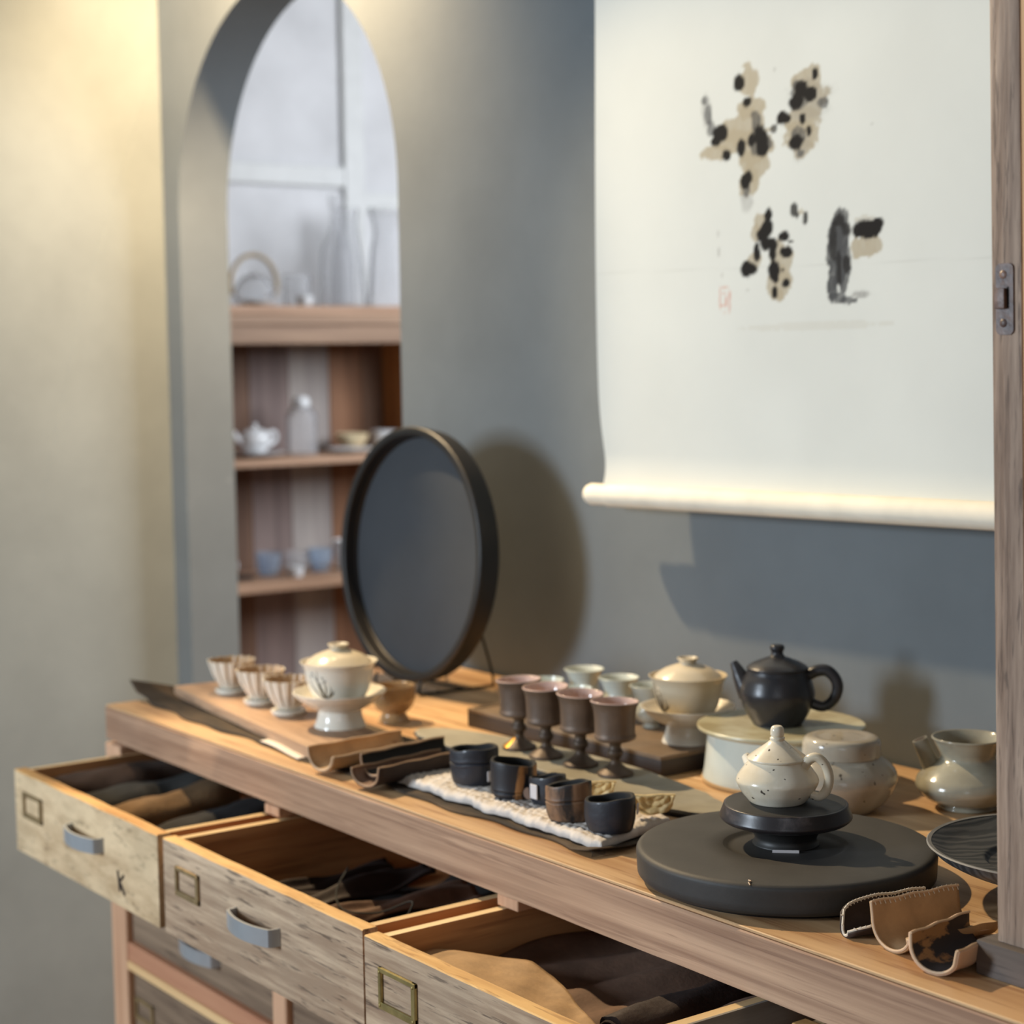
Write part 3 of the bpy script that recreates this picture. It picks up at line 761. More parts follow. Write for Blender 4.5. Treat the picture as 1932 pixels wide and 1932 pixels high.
def gaiwan(loc, label, s=1.0, paint=0, rz=0.0):
    t = thing('gaiwan', label, 'gaiwan', loc, rz)
    sc = lambda p: [(r*s, z*s) for r, z in p]
    obj('saucer', lathe(smooth_prof(sc([(0, 0.003), (0.029, 0.003), (0.0315, 0), (0.0345, 0.0), (0.0345, 0.0), (0.0335, 0.003), (0.0300, 0.012), (0.0285, 0.022), (0.0285, 0.022), (0.040, 0.0275), (0.054, 0.037), (0.0615, 0.0455), (0.0618, 0.047), (0.0602, 0.047), (0.052, 0.0385), (0.040, 0.031), (0.030, 0.0285), (0, 0.028)]), 4), 64), m_porc, t)
    pb = smooth_prof(sc([(0, 0.030), (0.026, 0.030), (0.030, 0.033), (0.038, 0.046), (0.0435, 0.063), (0.0465, 0.078), (0.0505, 0.0855), (0.0512, 0.0868), (0.0498, 0.0868), (0.0455, 0.0795), (0.042, 0.063), (0.036, 0.046), (0.028, 0.036), (0, 0.034)]), 4)
    obj('bowl', lathe(pb, 64), m_porc if s > 0.99 else m_porc2, t)
    lid = obj('lid', lathe(smooth_prof(sc([(0, 0.0975), (0.014, 0.097), (0.030, 0.0915), (0.041, 0.0845), (0.0436, 0.0815), (0.0446, 0.0825), (0.043, 0.0865), (0.032, 0.0945), (0.018, 0.1000), (0.0115, 0.1015), (0, 0.1018)]), 4), 64), m_porc2, t)
    obj('knob', lathe(smooth_prof(sc([(0, 0.0985), (0.0125, 0.0985), (0.0108, 0.1015), (0.0112, 0.1050), (0.0138, 0.1080), (0.0138, 0.1094), (0.0115, 0.1094), (0.0095, 0.1068), (0, 0.1065)]), 4), 32), m_porc2, lid)
    if paint:
        # brushed orchid: thin leaves and petals lying on the bowl
        m_ink = plain('brown_ink_paint', S(84, 76, 66), 0.4)
        def onb(a, z):
            z = z*s
            r = np.interp(z, [q[1] for q in pb[:len(pb)//2]], [q[0] for q in pb[:len(pb)//2]])
            return (r*1.004*math.cos(a), r*1.004*math.sin(a), z)
        st = []
        a0 = math.radians(paint)
        for da, z1, cv in ((-0.18, 0.075, 0.05), (-0.30, 0.066, -0.06), (0.02, 0.070, 0.05), (0.14, 0.060, 0.08), (0.22, 0.054, 0.04), (-0.08, 0.080, -0.05), (0.20, 0.049, -0.05)):
            pts = [onb(a0+0.02+1.7*da*q+1.5*cv*math.sin(q*pi), 0.041+(z1-0.041)*q) for q in np.linspace(0, 1, 9)]
            st.append(tube(pts, [0.0003+0.0007*math.sin(pi*min(q+0.15, 1)) for q in np.linspace(0, 1, 9)], 5))
        for da, z in ((-0.18, 0.076), (-0.23, 0.071), (0.02, 0.071), (0.07, 0.066), (-0.02, 0.063)):
            p = onb(a0+1.7*da, z)
            st.append(lathe([(0, -0.0009), (0.0012, -0.0005), (0.0012, 0.0005), (0, 0.0009)], 8, c=p))
        obj('painted_orchid', join(*st), m_ink, t)
    return t
gaiwan(C(-2.054, 1.217, BT), 'ivory lidded gaiwan with painted orchid on the walnut board', 1.0, -62)
# --- beige footed cup behind it
t = thing('footed_cup', 'beige footed tea cup behind the orchid painted gaiwan', 'cup', C(-2.112, 1.338))
obj('bowl', lathe(smooth_prof([(0, 0.013), (0.016, 0.014), (0.024, 0.019), (0.0295, 0.030), (0.0302, 0.042), (0.0298, 0.0505), (0.0290, 0.0515), (0.0280, 0.0505), (0.028, 0.042), (0.027, 0.031), (0.020, 0.021), (0, 0.018)], 4), 48), m_tancup, t)
obj('foot', lathe(smooth_prof([(0, 0.0), (0.021, 0.0), (0.022, 0.002), (0.019, 0.007), (0.017, 0.013), (0.020, 0.0165), (0, 0.0168)], 4), 40), m_tancup, t)
# --- slip of paper tucked between board and runner
def slip():
    o = obj('paper_slip', grid(14, 5, lambda u, v: (0.125*u, 0.020*(v-0.5)*(1-0.25*u), 0.0052+0.001*math.sin(u*5)+0.0012*v)), m_paper)
    o.location = C(-2.098, 1.132); o.rotation_euler = (0, 0, -0.135); solid(o, 0.0008)
    tag(o, 'thin white paper slip between walnut board and dark runner', 'paper')
slip()

# --- tea scoops of leather: a bent sheet, its raw edge and its stitching
def scoop(name, label, p0, p1, wid, hl, hr, mi_, mo, edge, stitch=None, lean=0.0, taper=0.0, roundtip=0.0, z0=0.0, group='leather tea scoops', bend=0.0):
    P0, P1 = Vector(p0), Vector(p1)
    ax = (P1-P0); ln = ax.length; ax.normalize(); sx = Vector((ax.y, -ax.x, 0)).normalized()
    t = thing(name, label, 'tea scoop', (P0.x, P0.y, P0.z+z0), 0, group)
    R = wid/2
    def sec(u):
        # u 0..1 across: left lip, curve, right lip
        if u < 0.28:
            q = u/0.28; return (-R+lean*(1-q), hl+(R*0.9-hl)*q) if hl > R*0.9 else (-R, hl+(R*0.6-hl)*q)
        if u > 0.76:
            q = (u-0.76)/0.24; b = R*0.6
            return (R+0.002*q, b+(hr-b)*q) if hr > b else (R*0.9+0.1*R*q, b*(1-q)+hr*q)
        q = (u-0.28)/0.48
        a = pi+pi*q
        zl = (R*0.9 if hl > R*0.9 else R*0.6)*(1-q)+R*0.6*q
        return (R*math.cos(a), zl+zl*math.sin(a))
    def fn(u, v):
        x, z = sec(u)
        x *= 1-taper*v
        if roundtip:
            e = max(0, 1-v/0.35)
            k = math.sqrt(max(0.0, 1-e*e)) if v < 0.35 else 1
            x = x*(0.25+0.75*k); z = z*(0.30+0.70*k)
        z += bend*math.sin(v*pi)+0.0006*math.sin(v*17+u*9)
        p = sx*x+ax*(v*ln)
        return (p.x, p.y, z+0.0026)
    o = obj('sheet', grid(34, 22, fn), [mi_, mo], t)
    s = o.modifiers.new('thickness', 'SOLIDIFY'); s.thickness = 0.0024; s.offset = -1; s.material_offset = 1; s.material_offset_rim = 1
    ed = [fn(u, 0.0) for u in np.linspace(0, 1, 30)]
    obj('raw_edge', tube(ed, 0.0013, 6), edge, t)
    lips = [[fn(0.0, v) for v in np.linspace(0, 1, 16)], [fn(1.0, v) for v in np.linspace(0, 1, 16)]]
    for l in lips: obj('lip_edge', tube(l, 0.0012, 6), edge, t)
    if stitch:
        st = []
        for (u0, u1) in ((0.0, 0.07),) if stitch[1] == 1 else ((0.0, 0.06), (1.0, 0.93)):
            nst = stitch[2]
            for i in range(nst):
                v = (i+0.5)/nst
                a = Vector(fn(u0, v)); b = Vector(fn(u1, min(v+0.012, 1)))
                up = Vector((0, 0, 0.0015))
                st.append(tube([tuple(b+sx*0.0012), tuple(a+up), tuple(b-sx*0.0016)], 0.00055, 5))
        obj('stitching', join(*st), stitch[0], t)['kind'] = 'stuff'
    return t
scoop('leather_scoop', 'tan leather tea scoop beside the end of the walnut board', C(-1.893, 1.092), C(-1.905, 1.235), 0.050, 0.024, 0.019, m_leather_tan, m_leather_tan, m_leather_edge, z0=0.0045)
scoop('leather_scoop', 'stitched brown leather tea scoop lowest of three before the quilted mat', C(-1.787, 1.090), C(-1.805, 1.228), 0.048, 0.017, 0.024, m_leather_brown, m_leather_dark, m_thread_tan, (m_thread_tan, 2, 26), z0=0.0045)
scoop('leather_scoop', 'black lined leather tea scoop nested on the stitched brown one', C(-1.800, 1.108), C(-1.820, 1.240), 0.038, 0.022, 0.012, m_leather_black, m_leather_brown, m_thread_tan, (m_thread_tan, 2, 26), z0=0.0120)
scoop('leather_scoop', 'black leather tea scoop with white whipstitched rim beside round black tea board', C(-1.066, 1.128), C(-1.046, 1.222), 0.034, 0.024, 0.012, m_leather_dark, m_leather_dark, m_thread, (m_thread, 2, 24), roundtip=1)
scoop('leather_scoop', 'plain tan leather tea scoop between the black stitched and the marbled scoop', C(-1.016, 1.129), C(-1.003, 1.225), 0.046, 0.034, 0.010, m_leather_tan, m_leather_tan, m_leather_edge, (m_thread, 1, 18), lean=-0.002)
scoop('leather_scoop', 'marbled brown and black leather tea scoop with pale outside by the wooden post', C(-0.957, 1.113), C(-0.966, 1.196), 0.042, 0.027, 0.022, m_marble, m_pale_leather, m_leather_edge, None)

# --- slate slab with four goblets
def slate():
    Ls = C(-1.708, 1.326)
    V, F = [], []
    n = 64
    def out(k, inset):
        a = 2*pi*k/n
        ex = 3.0
        c_, s_ = math.cos(a), math.sin(a)
        x = (0.292-inset)*math.copysign(abs(c_)**(2/ex), c_); y = (0.050-inset)*math.copysign(abs(s_)**(2/2.3), s_)
        y += 0.012*math.cos(x*9)-0.006
        w = 0.0015*math.sin(k*2.3)+0.001*math.sin(k*5.1)
        return x+w, y+w*0.6
    for z, ins in ((0.002, 0.006), (0.008, 0.0), (0.0112, 0.0008), (0.0122, 0.0025)):
        for k in range(n):
            x, y = out(k, ins); V.append((x, y, z))
    for r in range(3):
        for k in range(n):
            k2 = (k+1) % n; F.append((r*n+k, r*n+k2, (r+1)*n+k2, (r+1)*n+k))
    F.append(tuple(range(3*n, 4*n))); F.append(tuple(reversed(range(n))))
    mi = [1]*(n*2)+[0]*n+[0, 1]
    o = obj('slate_slab', (V, F), [m_slate, m_slate_edge], None, mi=mi, angle=25)
    o.location = Ls; tag(o, 'long oval grey slate slab carrying four brown goblets', 'slab')
slate()

def goblet(loc, label):
    t = thing('goblet', label, 'goblet', loc, 0, 'brown clay goblets on the slate slab')
    wob = lambda r, z, th: (r*1.05*(1+0.006*math.sin(2*th+0.5)), z+(0.0010*math.sin(th+1)*(z-0.06)/0.025 if z > 0.06 else 0))
    obj('cup', lathe(smooth_prof([(0, 0.0405), (0.006, 0.0405), (0.016, 0.0405), (0.0228, 0.0435), (0.0236, 0.0470), (0.0236, 0.0470), (0.0225, 0.0500), (0.0225, 0.057), (0.0229, 0.068), (0.0241, 0.079), (0.0268, 0.0860), (0.0272, 0.0872)], 4), 48, wob), m_gob, t)
    obj('inner_glaze', lathe(smooth_prof([(0.0272, 0.0872), (0.0264, 0.0882), (0.0252, 0.0875), (0.0222, 0.079), (0.0208, 0.066), (0.0200, 0.053), (0.014, 0.048), (0, 0.047)], 4), 48, wob), m_gobin, t)
    obj('foot', lathe(smooth_prof([(0, 0), (0.0205, 0.0), (0.0216, 0.0016), (0.0206, 0.0038), (0.0130, 0.0090), (0.0068, 0.014), (0.0058, 0.019), (0.0088, 0.0235), (0.0096, 0.0275), (0.0074, 0.0315), (0.0068, 0.0350), (0.0085, 0.0395), (0.012, 0.0410), (0, 0.0410)], 4), 36), m_gobfoot, t)
    return t
GZ = 0.0122
g1 = goblet(C(-1.814, 1.334, GZ), 'brown goblet farthest along the slate, with a painted warm highlight on its foot')
dup(g1, C(-1.752, 1.329, GZ), 1.2, 'second brown goblet from the far end of the slate slab')
dup(g1, C(-1.689, 1.333, GZ), 2.6, 'third brown goblet from the far end, with uneven rim')
dup(g1, C(-1.624, 1.333, GZ), 4.0, 'brown goblet nearest the oatmeal coloured gaiwan at the near end of the slate')
gp = lathe(smooth_prof([(0.0208, 0.0040), (0.0132, 0.0093), (0.0072, 0.0144)], 4), 48)
cut = [q for q in gp[1] if 3.6 < (sum(math.atan2(gp[0][i][1], gp[0][i][0]) % (2*pi) for i in q)/4) < 4.9]
obj('painted_glint', (gp[0], cut), m_footglint, g1, label='painted warm highlight')  # warm lamp highlight painted as a gold patch on the foot

# --- dark lacquer tray behind the goblets
TZ = 0.024
def tray():
    Lt = C(-1.82, 1.465)
    t = thing('lacquer_tray', 'long dark brown lacquer tray behind the goblets carrying celadon cups', 'tray', Lt)
    obj('tray_body', sh(bx(-2.02, -1.618, 1.398, 1.535, Z0, Z0+TZ-0.003, 0.002, 2), Lt), m_darktray, t, angle=30)
    obj('tray_top', sh(bx(-2.014, -1.624, 1.404, 1.529, Z0+TZ-0.004, Z0+TZ-0.001, 0.0008), Lt), m_traytop_lit, t, angle=30)
    e = [bx(-2.02, -1.618, 1.398, 1.4035, Z0+TZ-0.004, Z0+TZ+0.001, 0.0008), bx(-2.02, -1.618, 1.5295, 1.535, Z0+TZ-0.004, Z0+TZ+0.001, 0.0008),
         bx(-2.02, -2.0145, 1.4035, 1.5295, Z0+TZ-0.004, Z0+TZ+0.001, 0.0008), bx(-1.6235, -1.618, 1.4035, 1.5295, Z0+TZ-0.004, Z0+TZ+0.001, 0.0008)]
    obj('tray_lip', sh(join(*e), Lt), m_traytop_lit, t)
tray()
tz = TZ-0.001
def celadon(loc, label):
    t = thing('celadon_cup', label, 'cup', loc, 0, 'pale celadon cups on the lacquer tray')
    obj('bowl', lathe(smooth_prof([(0, 0.006), (0.010, 0.006), (0.0185, 0.011), (0.0222, 0.020), (0.0205, 0.029), (0.0188, 0.034), (0.0205, 0.042), (0.0250, 0.0515), (0.0272, 0.0545), (0.0262, 0.0552), (0.0228, 0.0505), (0.0185, 0.042), (0.0170, 0.034), (0.0185, 0.028), (0.0195, 0.020), (0.012, 0.011), (0, 0.009)], 4), 48), m_celadon, t)
    obj('foot', lathe([(0, 0), (0.0112, 0), (0.0115, 0.001), (0.0100, 0.004), (0.0105, 0.0075), (0, 0.0075)], 36), m_celadon, t)
    return t
c1 = celadon(C(-1.768, 1.511, tz), 'pale celadon bulb-bottomed cup beside the oatmeal coloured gaiwan saucer')
dup(c1, C(-1.838, 1.516, tz), 1, 'middle celadon cup of the three in the back row on the tray')
dup(c1, C(-1.920, 1.523, tz), 2, 'tallest looking celadon cup, farthest back of the three against the wall')
def small_cup(loc, label):
    t = thing('small_cup', label, 'cup', loc, 0, 'small cream cups behind the goblets')
    obj('bowl', lathe(smooth_prof([(0, 0.004), (0.012, 0.004), (0.018, 0.009), (0.0225, 0.022), (0.0255, 0.041), (0.0262, 0.0425), (0.0252, 0.0428), (0.0215, 0.023), (0.016, 0.011), (0, 0.0085)], 4), 40), m_celadon, t)
    obj('foot', lathe([(0, 0), (0.0125, 0), (0.0125, 0.005), (0, 0.005)], 32), m_celadon, t)
    return t
s1 = small_cup(C(-1.945, 1.474, tz), 'small cream cup seen between the first and second goblet')
dup(s1, C(-1.868, 1.462, tz), 1, 'small cream cup seen between the second and third goblet')
gaiwan(C(-1.672, 1.490, tz), 'oatmeal lidded gaiwan on high saucer at the end of the dark tray', 0.955, -100)

# --- quilted mat with the charred bamboo rests
QZ = 0.013
def quilt():
    Lq = C(-1.59, 1.19, 0.0052)
    nu, nv = 190, 64
    A = np.array([(-1.785, 1.133), (-1.402, 1.130), (-1.430, 1.252), (-1.775, 1.243)])
    def fn(u, v):
        p = (A[0]*(1-u)+A[1]*u)*(1-v)+(A[3]*(1-u)+A[2]*u)*v
        e = min(u, 1-u, v*0.32, (1-v)*0.32)
        k = min(1.0, e/0.014)
        z = 0.0075*math.sqrt(max(0, 1-(1-k)**2))
        a, b = u*74+1.4*float(vnoise(u*3, v, 14)), v*24+1.6*float(vnoise(u*3+4, v+2, 14))
        q = abs(math.sin(a*pi/2+((int(b*0.5)) % 2)*pi/2))*abs(math.sin(b*pi/2))
        z += 0.0020*k*q*(0.4+1.2*float(vnoise(u*3.1, v, 18)))+0.0010*k*float(vnoise(u*3.1+9, v, 30))+0.0008*math.sin(u*37+v*5)
        y = p[1]+(0.0009*math.sin(a*1.25)+0.002*math.sin(u*29))*(1-k)*(1 if v > 0.5 else -1)
        return (p[0]-Lq[0], y-Lq[1], z)
    v, f = grid(nu, nv, fn)
    o = obj('quilted_mat', (v, f), m_quilt, None, angle=80); o.location = Lq
    solid(o, 0.001, -1)
    tag(o, 'off-white quilted cloth mat under five charred bamboo lid rests', 'mat')
quilt()

def bamboo(label, loc, r, h, mt, slope, rz, oval=0.88, node=None, tagpos=None, tagmat=None, seed=1):
    t = thing('bamboo_rest', label, 'lid rest', loc, rz, 'charred bamboo lid rests on the quilted mat')
    rr = random.Random(seed); ph = [rr.random()*6 for _ in range(4)]
    def fn(r_, z, th):
        w = 1+0.03*math.sin(2*th+ph[0])+0.02*math.sin(3*th+ph[1])
        k = z/h
        ov = 1/math.sqrt((math.cos(th)/1.0)**2+(math.sin(th)/oval)**2)
        return r_*w*ov, z+k*(slope*math.cos(th)+0.0006*math.sin(3*th+ph[2])+0.0004*math.sin(5*th+ph[3]))
    P = [(0, 0.0), (r*0.80, 0.0), (r*0.86, 0.0008), (r*0.94, h*0.2)]
    if node: P += [(r*0.98, h*(node-0.10)), (r*0.995, h*(node-0.04)), (r*0.93, h*node), (r*0.995, h*(node+0.04)), (r*0.985, h*(node+0.1))]
    else: P += [(r, h*0.45), (r*1.0, h*0.75)]
    P += [(r*0.985, h*0.95), (r*0.96, h)]
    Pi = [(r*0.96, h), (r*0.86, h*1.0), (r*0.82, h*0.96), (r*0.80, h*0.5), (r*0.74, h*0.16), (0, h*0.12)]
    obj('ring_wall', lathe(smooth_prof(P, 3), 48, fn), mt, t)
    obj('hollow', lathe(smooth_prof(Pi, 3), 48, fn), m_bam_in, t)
    if tagpos:
        a, z, w_, h_ = tagpos
        rr_ = r*1.03
        M = Matrix.Translation((rr_*math.cos(a), rr_*oval*math.sin(a)*1.03, z)) @ Matrix.Rotation(a+pi/2, 4, 'Z')
        obj('price_tag', xf(bx(-w_/2, w_/2, -0.0008, 0.0008, -h_/2, h_/2, 0.0006), M), tagmat or m_tag, t, smooth=False)
    return t
bz = 0.0150
va = -2.2
bamboo('dark navy bamboo lid rest with a white tag, farthest left on the quilted mat', C(-1.690, 1.178, bz), 0.029, 0.041, m_bam_black, 0.002, 0.4, 0.84, 0.62, (-0.35, 0.012, 0.011, 0.012), m_tag, 1)
b2 = bamboo('bamboo lid rest with tan uncharred side and leather disc tag', C(-1.609, 1.175, bz), 0.0265, 0.039, m_bam_tan, -0.003, 0.9, 0.92, 0.2, None, None, 2)
obj('leather_tag', xf(lathe([(0, -0.0012), (0.0065, -0.0012), (0.007, 0), (0.0065, 0.0012), (0, 0.0012)], 20), Matrix.Translation((0.017, -0.0255, 0.0085)) @ Matrix.Rotation(pi/2, 4, 'X') @ Matrix.Rotation(-0.6, 4, 'Y')), m_leather_brown, b2, label='round brown leather tag')
bamboo('small dark bamboo lid rest half hidden behind the brown banded one', C(-1.560, 1.185, bz), 0.0215, 0.030, m_bam_black, 0.003, 0.2, 0.85, None, (-1.75, 0.015, 0.012, 0.016), m_tag, 3)
bamboo('black and brown scorched bamboo lid rest with a node ring, second from the near end', C(-1.492, 1.160, bz), 0.0255, 0.038, m_bam_mix, 0.004, 0.3, 0.88, 0.55, None, None, 4)
bamboo('blue-black bamboo lid rest with price tag, nearest the round black tea board', C(-1.428, 1.165, bz), 0.0275, 0.034, m_bam_black, 0.003, 0.6, 0.86, None, (0.12, 0.023, 0.008, 0.011), m_tag, 5)
# price marks on the last tag are too small to read and are left blank

def gold_purse(loc, rz, label):
    t = thing('leather_ornament', label, 'ornament', loc, rz, 'crinkled gold leather pieces on the quilted mat')
    def fn(u, v):
        a = pi*(1-u)
        R = 0.0225*(v**0.8)
        x = R*math.cos(a)*1.05; z = -R*math.sin(a)+0.026
        y = 0.004*(1-v*v)*math.sin(a)+0.0012*math.sin(u*21+v*9)*v+0.001*math.sin(u*9-v*17)
        return (x, y-0.005*(z/0.026), z)
    o = obj('fan_leaf', grid(40, 14, fn), m_gold, t); solid(o, 0.0022)
    obj('rolled_hem', tube([(-0.0245, -0.0045, 0.0262), (-0.008, -0.006, 0.0255), (0.008, -0.006, 0.0265), (0.0245, -0.0045, 0.0258)], 0.0015, 8), m_gold, t)
    return t
p1 = gold_purse(C(-1.441, 1.232, bz-0.002), 0.92, 'crinkled gold leather fan behind the blue-black bamboo rest')
dup(p1, C(-1.527, 1.222, bz-0.002), 0.95, 'crinkled gold leather fan mostly hidden behind the brown scorched bamboo rest')

# --- tall round black tray on a wire easel
def tall_tray():
    c = Vector((-2.303, 1.515, Z0+0.2045)); R = 0.194
    t = thing('round_tray', 'large round black tray standing upright on a wire easel', 'tray', tuple(c))
    M = Matrix.Rotation(math.radians(86), 4, 'X')     # tray axis +z becomes -y, leaning back a little
    floor_ = lathe([(0, 0.004), (R-0.016, 0.004)], 96)
    obj('tray_floor', xf(floor_, M), m_traydisc, t)
    rim = smooth_prof([(R-0.016, 0.0035), (R-0.016, 0.006), (R-0.0145, 0.010), (R-0.0135, 0.024), (R-0.0120, 0.0275), (R-0.004, 0.0285), (R-0.001, 0.027), (R, 0.024), (R-0.004, -0.006), (R-0.007, -0.010), (R-0.012, -0.012), (0, -0.012)], 4)
    obj('tray_rim', xf(lathe(rim, 96), M), m_trayrim, t)
    e = thing('wire_easel', 'black wire easel holding the upright round tray', 'easel', C(-2.305, 1.52))
    for s, x in ((-1, -2.365), (1, -2.243)):
        xo = x+2.305; y0 = 1.52
        pts = smooth_path([(xo, 1.470-y0, 0.024), (xo, 1.466-y0, 0.010), (xo, 1.468-y0, 0.0035), (xo, 1.485-y0, 0.0030), (xo+0.006*s, 1.585-y0, 0.0030), (xo+0.007*s, 1.597-y0, 0.007), (xo+0.005*s, 1.588-y0, 0.05), (xo+0.002*s, 1.556-y0, 0.15)], 5)
        obj('side_wire', tube(pts, 0.0021, 8), m_wire, e)
        obj('front_leg', tube([(xo, 1.500-y0, 0.0062), (xo, 1.499-y0, -0.0)], 0.0019, 8), m_wire, e)
    obj('cross_wire', tube([(-0.060, 1.556-1.52, 0.15), (0.064, 1.556-1.52, 0.15)], 0.0021, 8), m_wire, e)
    obj('cross_wire', tube([(-0.060, 1.545-1.52, 0.0035), (0.064, 1.545-1.52, 0.0035)], 0.0019, 8), m_wire, e)
tall_tray()

# --- ceramic pedestal with the dark teapot
CP = (-1.520, 1.500)
PH = 0.0668
t = thing('ceramic_pedestal', 'pale green-grey glazed round pedestal with a wide disc top', 'pedestal', C(*CP))
obj('disc_top', lathe(smooth_prof([(0.086, PH-0.0085), (0.094, PH-0.0060), (0.0985, PH-0.0030), (0.0985, PH-0.0005), (0.0965, PH+0.0006), (0.088, PH), (0.060, PH-0.0010), (0, PH-0.0010)], 4), 80), m_standglaze, t)
obj('column', lathe(smooth_prof([(0, 0.0), (0.090, 0.0), (0.0925, 0.002), (0.0920, 0.008), (0.0920, 0.008), (0.0905, 0.016), (0.088, 0.040), (0.0865, PH-0.008), (0.0865, PH-0.0078), (0, PH-0.0078)], 4), 80), m_celadon, t)
obj('foot_ring', lathe([(0.0905, 0.0), (0.0934, 0.0008), (0.0938, 0.0040), (0.0928, 0.0055), (0.0915, 0.0055)], 80), m_rawfoot, t)

def ring_handle(pts, rad, n=5):
    p = smooth_path(pts, n); return tube(p, rad if not isinstance(rad, (list, tuple)) else list(np.interp(np.linspace(0, 1, len(p)), np.linspace(0, 1, len(rad)), rad)), 12)
va = math.atan2(-1.5, 1.5)          # direction towards the camera from here
rv = Vector((0.706, 0.708, 0))      # picture right
def teapot(loc, label, prof, lidp, knobp, mt, handle, hrad, spout, srad, mlid=None):
    """handle and spout points are (along picture right, towards the camera, up)"""
    t = thing('teapot', label, 'teapot', loc)
    F = Vector((loc[0], loc[1], 0)).normalized(); cam_d = -F; rgt = Vector((-cam_d.y, cam_d.x, 0))
    q = lambda p: tuple(rgt*p[0]+cam_d*p[1]+Vector((0, 0, p[2])))
    obj('body', lathe(smooth_prof(prof, 5), 64), mt, t)
    lid = obj('lid', lathe(smooth_prof(lidp, 5), 64), mlid or mt, t)
    obj('knob', lathe(smooth_prof(knobp, 4), 28), mlid or mt, lid)
    obj('handle', ring_handle([q(p) for p in handle], hrad), mt, t)
    obj('spout', ring_handle([q(p) for p in spout], srad), mt, t)
    return t
teapot(C(CP[0]-0.006, CP[1], PH-0.001), 'black clay teapot standing on the round glazed pedestal',
       [(0, 0.001), (0.028, 0.0), (0.0295, 0.002), (0.0345, 0.010), (0.0415, 0.024), (0.0440, 0.036), (0.0432, 0.043), (0.0402, 0.053), (0.0368, 0.0600), (0.0352, 0.0645), (0.0352, 0.0645), (0.0345, 0.0648), (0.0345, 0.0648), (0.0340, 0.0655), (0, 0.0655)],
       [(0.0340, 0.0640), (0.0355, 0.0652), (0.0362, 0.0668), (0.0350, 0.0685), (0.0290, 0.0725), (0.0180, 0.0770), (0.0105, 0.0795), (0, 0.0800)],
       [(0, 0.0785), (0.0095, 0.0785), (0.0072, 0.0830), (0.0070, 0.0862), (0.0082, 0.0885), (0.0086, 0.0915), (0.0066, 0.0940), (0, 0.0945)],
       m_blackpot,
       [(0.0345, 0.003, 0.058), (0.046, 0.004, 0.064), (0.058, 0.004, 0.064), (0.0675, 0.004, 0.054), (0.0695, 0.004, 0.042), (0.064, 0.004, 0.029), (0.053, 0.004, 0.022), (0.040, 0.003, 0.025)], [0.0068, 0.0072, 0.0070, 0.0068, 0.0066, 0.0064, 0.0062, 0.0066],
       [(-0.032, -0.004, 0.036), (-0.042, -0.010, 0.052), (-0.0470, -0.013, 0.062), (-0.0515, -0.016, 0.0700)], [0.0150, 0.0100, 0.0070, 0.0046])

# --- squat lidded jar
t = thing('lidded_jar', 'squat grey glazed jar with a flat cap lid behind the white teapot', 'jar', C(-1.378, 1.452))
obj('body', lathe(smooth_prof([(0, 0.001), (0.034, 0.0), (0.037, 0.002), (0.048, 0.011), (0.0575, 0.026), (0.0605, 0.036), (0.0580, 0.046), (0.0490, 0.0560), (0.0430, 0.0600), (0.0400, 0.0620), (0, 0.0620)], 5), 72), m_ash, t)
obj('lid', lathe(smooth_prof([(0.0395, 0.0605), (0.0425, 0.0608), (0.0432, 0.0622), (0.0430, 0.070), (0.0422, 0.0765), (0.0395, 0.0805), (0.0345, 0.0822), (0.030, 0.0822), (0.024, 0.0812), (0, 0.0808)], 5), 72), m_ash, t)

# --- wide mouthed pot with a side spout
t = thing('spouted_pot', 'grey-green open pot with side spout and flared mouth near the wall', 'pot', C(-1.295, 1.563))
obj('body', lathe(smooth_prof([(0, 0.001), (0.030, 0.0), (0.0325, 0.0018), (0.0310, 0.0050), (0.0310, 0.0050), (0.046, 0.0115), (0.0555, 0.0215), (0.0570, 0.0275), (0.0540, 0.0350), (0.0430, 0.0455), (0.0325, 0.0530), (0.0298, 0.0565), (0.0310, 0.0620), (0.0370, 0.0740), (0.0395, 0.0775), (0.0390, 0.0790), (0.0375, 0.0785), (0.0335, 0.0730), (0.0280, 0.0620), (0.0265, 0.0560), (0.030, 0.052), (0.048, 0.035), (0.045, 0.015), (0, 0.008)], 5), 72), m_ash2, t)
F_ = Vector((-1.295, 1.563, 0)).normalized(); rg = Vector((F_.y, -F_.x, 0))
q = lambda p: tuple(rg*p[0]-F_*p[1]+Vector((0, 0, p[2])))
sp = tube([q((-0.034, 0.0, 0.036)), q((-0.0425, 0.001, 0.0525)), q((-0.0520, 0.002, 0.0745))], [0.0125, 0.0095, 0.0086], 20)
obj('spout', sp, m_ash2, t)
obj('spout_bore', tube([q((-0.0500, 0.0018, 0.0700)), q((-0.0521, 0.002, 0.07475))], [0.0064, 0.0064], 18), m_leather_dark, t)

